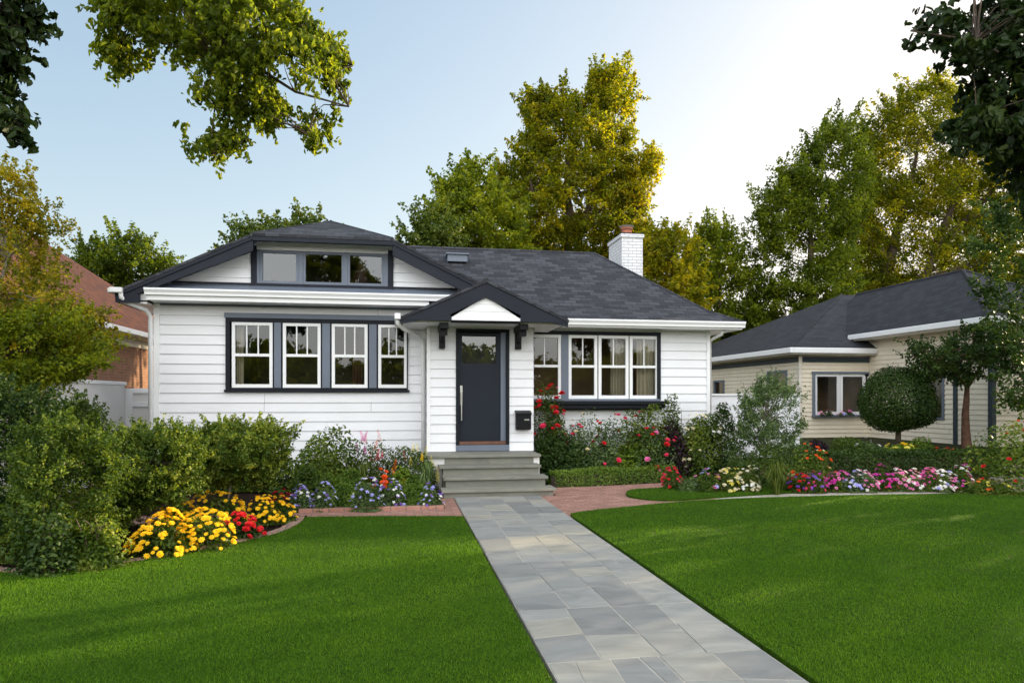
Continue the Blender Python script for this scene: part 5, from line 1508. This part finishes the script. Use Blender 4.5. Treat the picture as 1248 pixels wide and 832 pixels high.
def hedge(name, label, line, w, h, n, leaf, mat, seed, z0=0.0, top_var=.04):
    "a clipped hedge: leaves over the faces of a swept box"
    rs = np.random.RandomState(seed)
    L = [np.array(p, float) for p in smooth_line([tuple(p) for p in line], 6)]
    seg = [np.linalg.norm(b - a) for a, b in zip(L, L[1:])]
    tot = sum(seg)
    s = rs.uniform(0, tot, n)
    cum = np.cumsum([0] + seg)
    k = np.clip(np.searchsorted(cum, s) - 1, 0, len(seg) - 1)
    A = np.array(L[:-1])[k]; B = np.array(L[1:])[k]
    f = ((s - cum[k]) / np.array(seg)[k])[:, None]
    C = A + (B - A) * f
    d = unit(B - A); nn = np.column_stack([-d[:, 1], d[:, 0]])
    face = rs.uniform(0, 1, n)
    top = face < w / (w + 2 * h)
    side = np.where(rs.uniform(0, 1, n) < .5, -1, 1)
    inn = rs.uniform(0, 1, n) ** 2 * .09
    off = np.where(top, rs.uniform(-.5, .5, n) * w, side * (w / 2 - inn))
    zz = np.where(top, h - inn, rs.uniform(0, h, n))
    off *= np.where((~top) & (zz > h * .8), .93, 1)
    P = np.column_stack([C + nn * off[:, None], z0 + zz])
    P += rs.normal(size=P.shape) * .016
    P[:, 2] += top_var * noise3(P * [1, 1, 0], 5, seed) * (zz / h)
    N = np.where(top[:, None], [0, 0, 1], np.column_stack([nn * side[:, None], np.full(n, .3)]))
    V, Fc = leaf_cards(rs, P, unit(N + rs.normal(size=N.shape) * .6), leaf[0], leaf[1])
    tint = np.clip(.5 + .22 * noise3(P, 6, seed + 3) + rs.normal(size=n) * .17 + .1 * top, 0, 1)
    o3 = np.array([L[0][0], L[0][1], z0])
    r = link(name, np_mesh(name, V - o3, Fc, tint, [mat]), None, tuple(o3))
    tag(r, label, 'hedge')
    mb = MB()
    for a, b in zip(L, L[1:]):
        dd = unit((b - a)[None])[0]; q = np.array([-dd[1], dd[0]]) * (w / 2 - .10)
        mb.prism([tuple(a + q), tuple(a - q), tuple(b - q), tuple(b + q)], 'z', z0 + h - .10, z0)
    mb.build('branch_core', M['bark'], r)
    return r
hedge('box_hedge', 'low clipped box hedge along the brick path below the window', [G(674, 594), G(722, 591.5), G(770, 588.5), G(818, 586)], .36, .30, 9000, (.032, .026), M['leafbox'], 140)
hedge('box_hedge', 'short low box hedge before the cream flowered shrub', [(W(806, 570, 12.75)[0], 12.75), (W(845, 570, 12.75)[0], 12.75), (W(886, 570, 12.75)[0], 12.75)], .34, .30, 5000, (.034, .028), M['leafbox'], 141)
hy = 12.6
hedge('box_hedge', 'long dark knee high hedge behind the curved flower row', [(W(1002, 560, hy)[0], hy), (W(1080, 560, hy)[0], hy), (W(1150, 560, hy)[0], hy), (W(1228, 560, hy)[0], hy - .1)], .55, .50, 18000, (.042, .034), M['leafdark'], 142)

# --- island bed
c, rx, h = px_mound(884, 915, 500, 590)
mound('conifer', 'dark narrow clipped conifer at the right corner of the bungalow fence', 'shrub', (c[0] + .05, c[1] + .7), rx, rx, h + .1, 3200, (.045, .03), M['leafdark'], 150, lump=.06, shell=.8)
shrub_px('tall_shrub', 'tall airy grey green shrub between the bungalow and the cream house', [(884, 590), (890, 540), (900, 510), (892, 490), (908, 478), (920, 470), (930, 455), (950, 458), (966, 470), (974, 500), (982, 530), (978, 570), (970, 594)], 11.9, (G(935, 597)[0], 11.9), 420, 54, .15, (.045, .022), M['leafgrey'], 151, .55, hole=-.45, stems=90, bark=BK)
px_plant('shrub', 'dark base shrub below the tall airy shrub', 'shrub', 892, 976, 540, 598, 2600, (.05, .034), 'leaf', 152, lump=.25, back=.9)
px_plant('orange_rose_bush', 'bush with orange roses at the left end of the dark hedge', 'flowers', 966, 1012, 542, 600, 2300, (.05, .034), 'leafshrub', 153, lump=.25, back=.9, flowers=[('rose', ['orange', 'orange', 'cream'], .036, 26, 1.02)])
IS = 'plants of the curved flower bed'
row = [(808, 834, 574, 600, 'red', ['red', 'rose'], 'rose', 'leaf', 20, 'red flowers at the rounded tip of the curved bed'),
       (826, 856, 577, 603, None, None, None, 'leafgrey', 0, 'grey green foliage clump next to the red tip flowers'),
       (846, 880, 574, 604, 'pinkish', ['pink', 'lavender'], 'cluster', 'leaf', 10, 'leafy clump with a few mauve flowers in the curved bed'),
       (870, 904, 573, 604, 'yellow', ['lemon', 'cream'], 'cluster', 'leaffresh', 30, 'pale yellow flower clump in the curved bed'),
       (896, 926, 574, 604, 'white', ['white', 'cream'], 'cluster', 'leaffresh', 30, 'cream white flower clump beside the grassy tuft'),
       (960, 988, 578, 604, 'red', ['red', 'violet'], 'rose', 'leaf', 18, 'red and violet flowers right of the grassy tuft'),
       (980, 1010, 577, 604, 'purple', ['violet', 'magenta', 'rose'], 'cluster', 'leaf', 22, 'purple flower clump under the orange roses'),
       (1006, 1034, 572, 603, 'pink', ['pink', 'magenta'], 'cluster', 'leaf', 26, 'pink flower clump at the left end of the dark hedge'),
       (1028, 1052, 574, 603, 'white', ['white', 'lavender'], 'cluster', 'leafgrey', 24, 'white and lavender clump, first of the white ones before the hedge'),
       (1044, 1070, 573, 603, 'white', ['white', 'pink'], 'cluster', 'leafgrey', 24, 'white and pink clump left of the vivid magenta flowers'),
       (1064, 1090, 567, 602, 'magenta', ['magenta', 'magenta', 'rose'], 'cluster', 'leaf', 26, 'vivid magenta clump, tallest of the flower row'),
       (1082, 1108, 571, 602, 'white', ['white', 'pink'], 'cluster', 'leafgrey', 24, 'white and pink clump right of the vivid magenta flowers'),
       (1100, 1126, 572, 602, 'white', ['pink', 'white'], 'cluster', 'leafgrey', 24, 'pale pink clump in the middle of the hedge'),
       (1118, 1144, 571, 602, 'pink', ['magenta', 'pink'], 'cluster', 'leaf', 26, 'mixed magenta and pink clump before the reddish trunk'),
       (1138, 1164, 573, 603, 'white', ['white', 'white', 'lavender'], 'cluster', 'leafgrey', 28, 'white clump, last of the white ones on the right'),
       (1158, 1186, 571, 604, 'magenta', ['magenta', 'pink', 'white'], 'cluster', 'leaf', 24, 'magenta topped clump at the right end of the flower row'),
       (1178, 1208, 582, 607, 'yellow', ['lemon', 'orange'], 'cluster', 'leafshrub', 8, 'low green clump with few yellow flowers ending the row'),
       (1200, 1234, 584, 608, 'green', ['lemon'], 'cluster', 'leafshrub', 4, 'trailing green clump at the right end of the curved bed')]
for k, (a, b, t, bt, _c, cols, kind, mt, cnt, lab) in enumerate(row):
    px_plant('bedding_plant', lab, 'flowers', a, b, t, bt - 3, 900, (.045, .022), mt, 160 + k, lump=.25, back=.5, group=IS,
             flowers=[(kind, cols, .034 if kind == 'cluster' else .03, int(cnt * 1.9), 1.03)] if cnt else None)
px_plant('grass_tuft', 'tall bright grassy tuft in the curved bed', 'plant', 922, 972, 556, 604, 130, (.3, .02), 'leaffresh', 180, strappy=True)
# --- neighbour's upper bed
for k, (a, b, t, bt, mt, lab, fl) in enumerate((
        (990, 1024, 536, 566, 'leafpurple', 'low purple leaved plant above the dark hedge', None), (1018, 1064, 530, 566, 'leaf', 'rounded green shrub under the cream house window', None), (1050, 1092, 536, 566, 'leafgrey', 'pale spotted shrub left of the topiary trunk', [('cluster', ['white'], .04, 8, 1.0)]),
        (1094, 1128, 542, 566, 'leaflime', 'yellow flowering plant right of the topiary trunk', [('cluster', ['yellow', 'lemon'], .06, 18, 1.0)]), (1112, 1148, 534, 566, 'leafbox', 'bright clipped shrub right of the yellow plant', None), (1146, 1184, 550, 568, 'leafbronze', 'low red flowered patch at the foot of the reddish trunk', [('rose', ['orange', 'red'], .05, 12, 1.0)]))):
    cx = (a + b) / 2; yy = 13.35
    w0, w1 = W(a, bt, yy)[0], W(b, bt, yy)[0]
    hh = W(cx, t, yy)[2] - .30
    mound('garden_shrub', lab, 'shrub', ((w0 + w1) / 2, yy + .3), (w1 - w0) / 2, .4, hh, 1400, (.05, .036), M[mt], 190 + k, z0=.34, lump=.2, flowers=fl)
px_plant('red_flower_bush', 'large bush with scarlet flowers at the right edge', 'flowers', 1200, 1300, 516, 606, 4600, (.06, .042), 'leafshrub', 200, lump=.25, back=.9, stems=8, flowers=[('rose', ['red', 'red', 'orange'], .036, 22, 1.0)])
px_plant('white_flower_plant', 'white flowering mound beside the pale paving at the right edge', 'flowers', 1216, 1276, 562, 600, 1500, (.05, .03), 'leafgrey', 201, lump=.2, back=.5, flowers=[('cluster', ['white', 'cream'], .05, 40, 1.0)])
sw = thing('garden_wall', 'low pale garden wall at the right edge beyond the flowers', 'wall', (12.2, 9.8, 0))
mb = MB(); x0 = G(1232, 606)[0]; mb.box(x0, x0 + 3, 9.72, 9.9, -.05, .24); mb.build('wall_panel', M['concrete'], sw, bevel=.01)
mb = MB(); mb.box(x0 - .03, x0 + 3.03, 9.69, 9.93, .242, .29); mb.build('coping', M['concrete'], sw, bevel=.008)
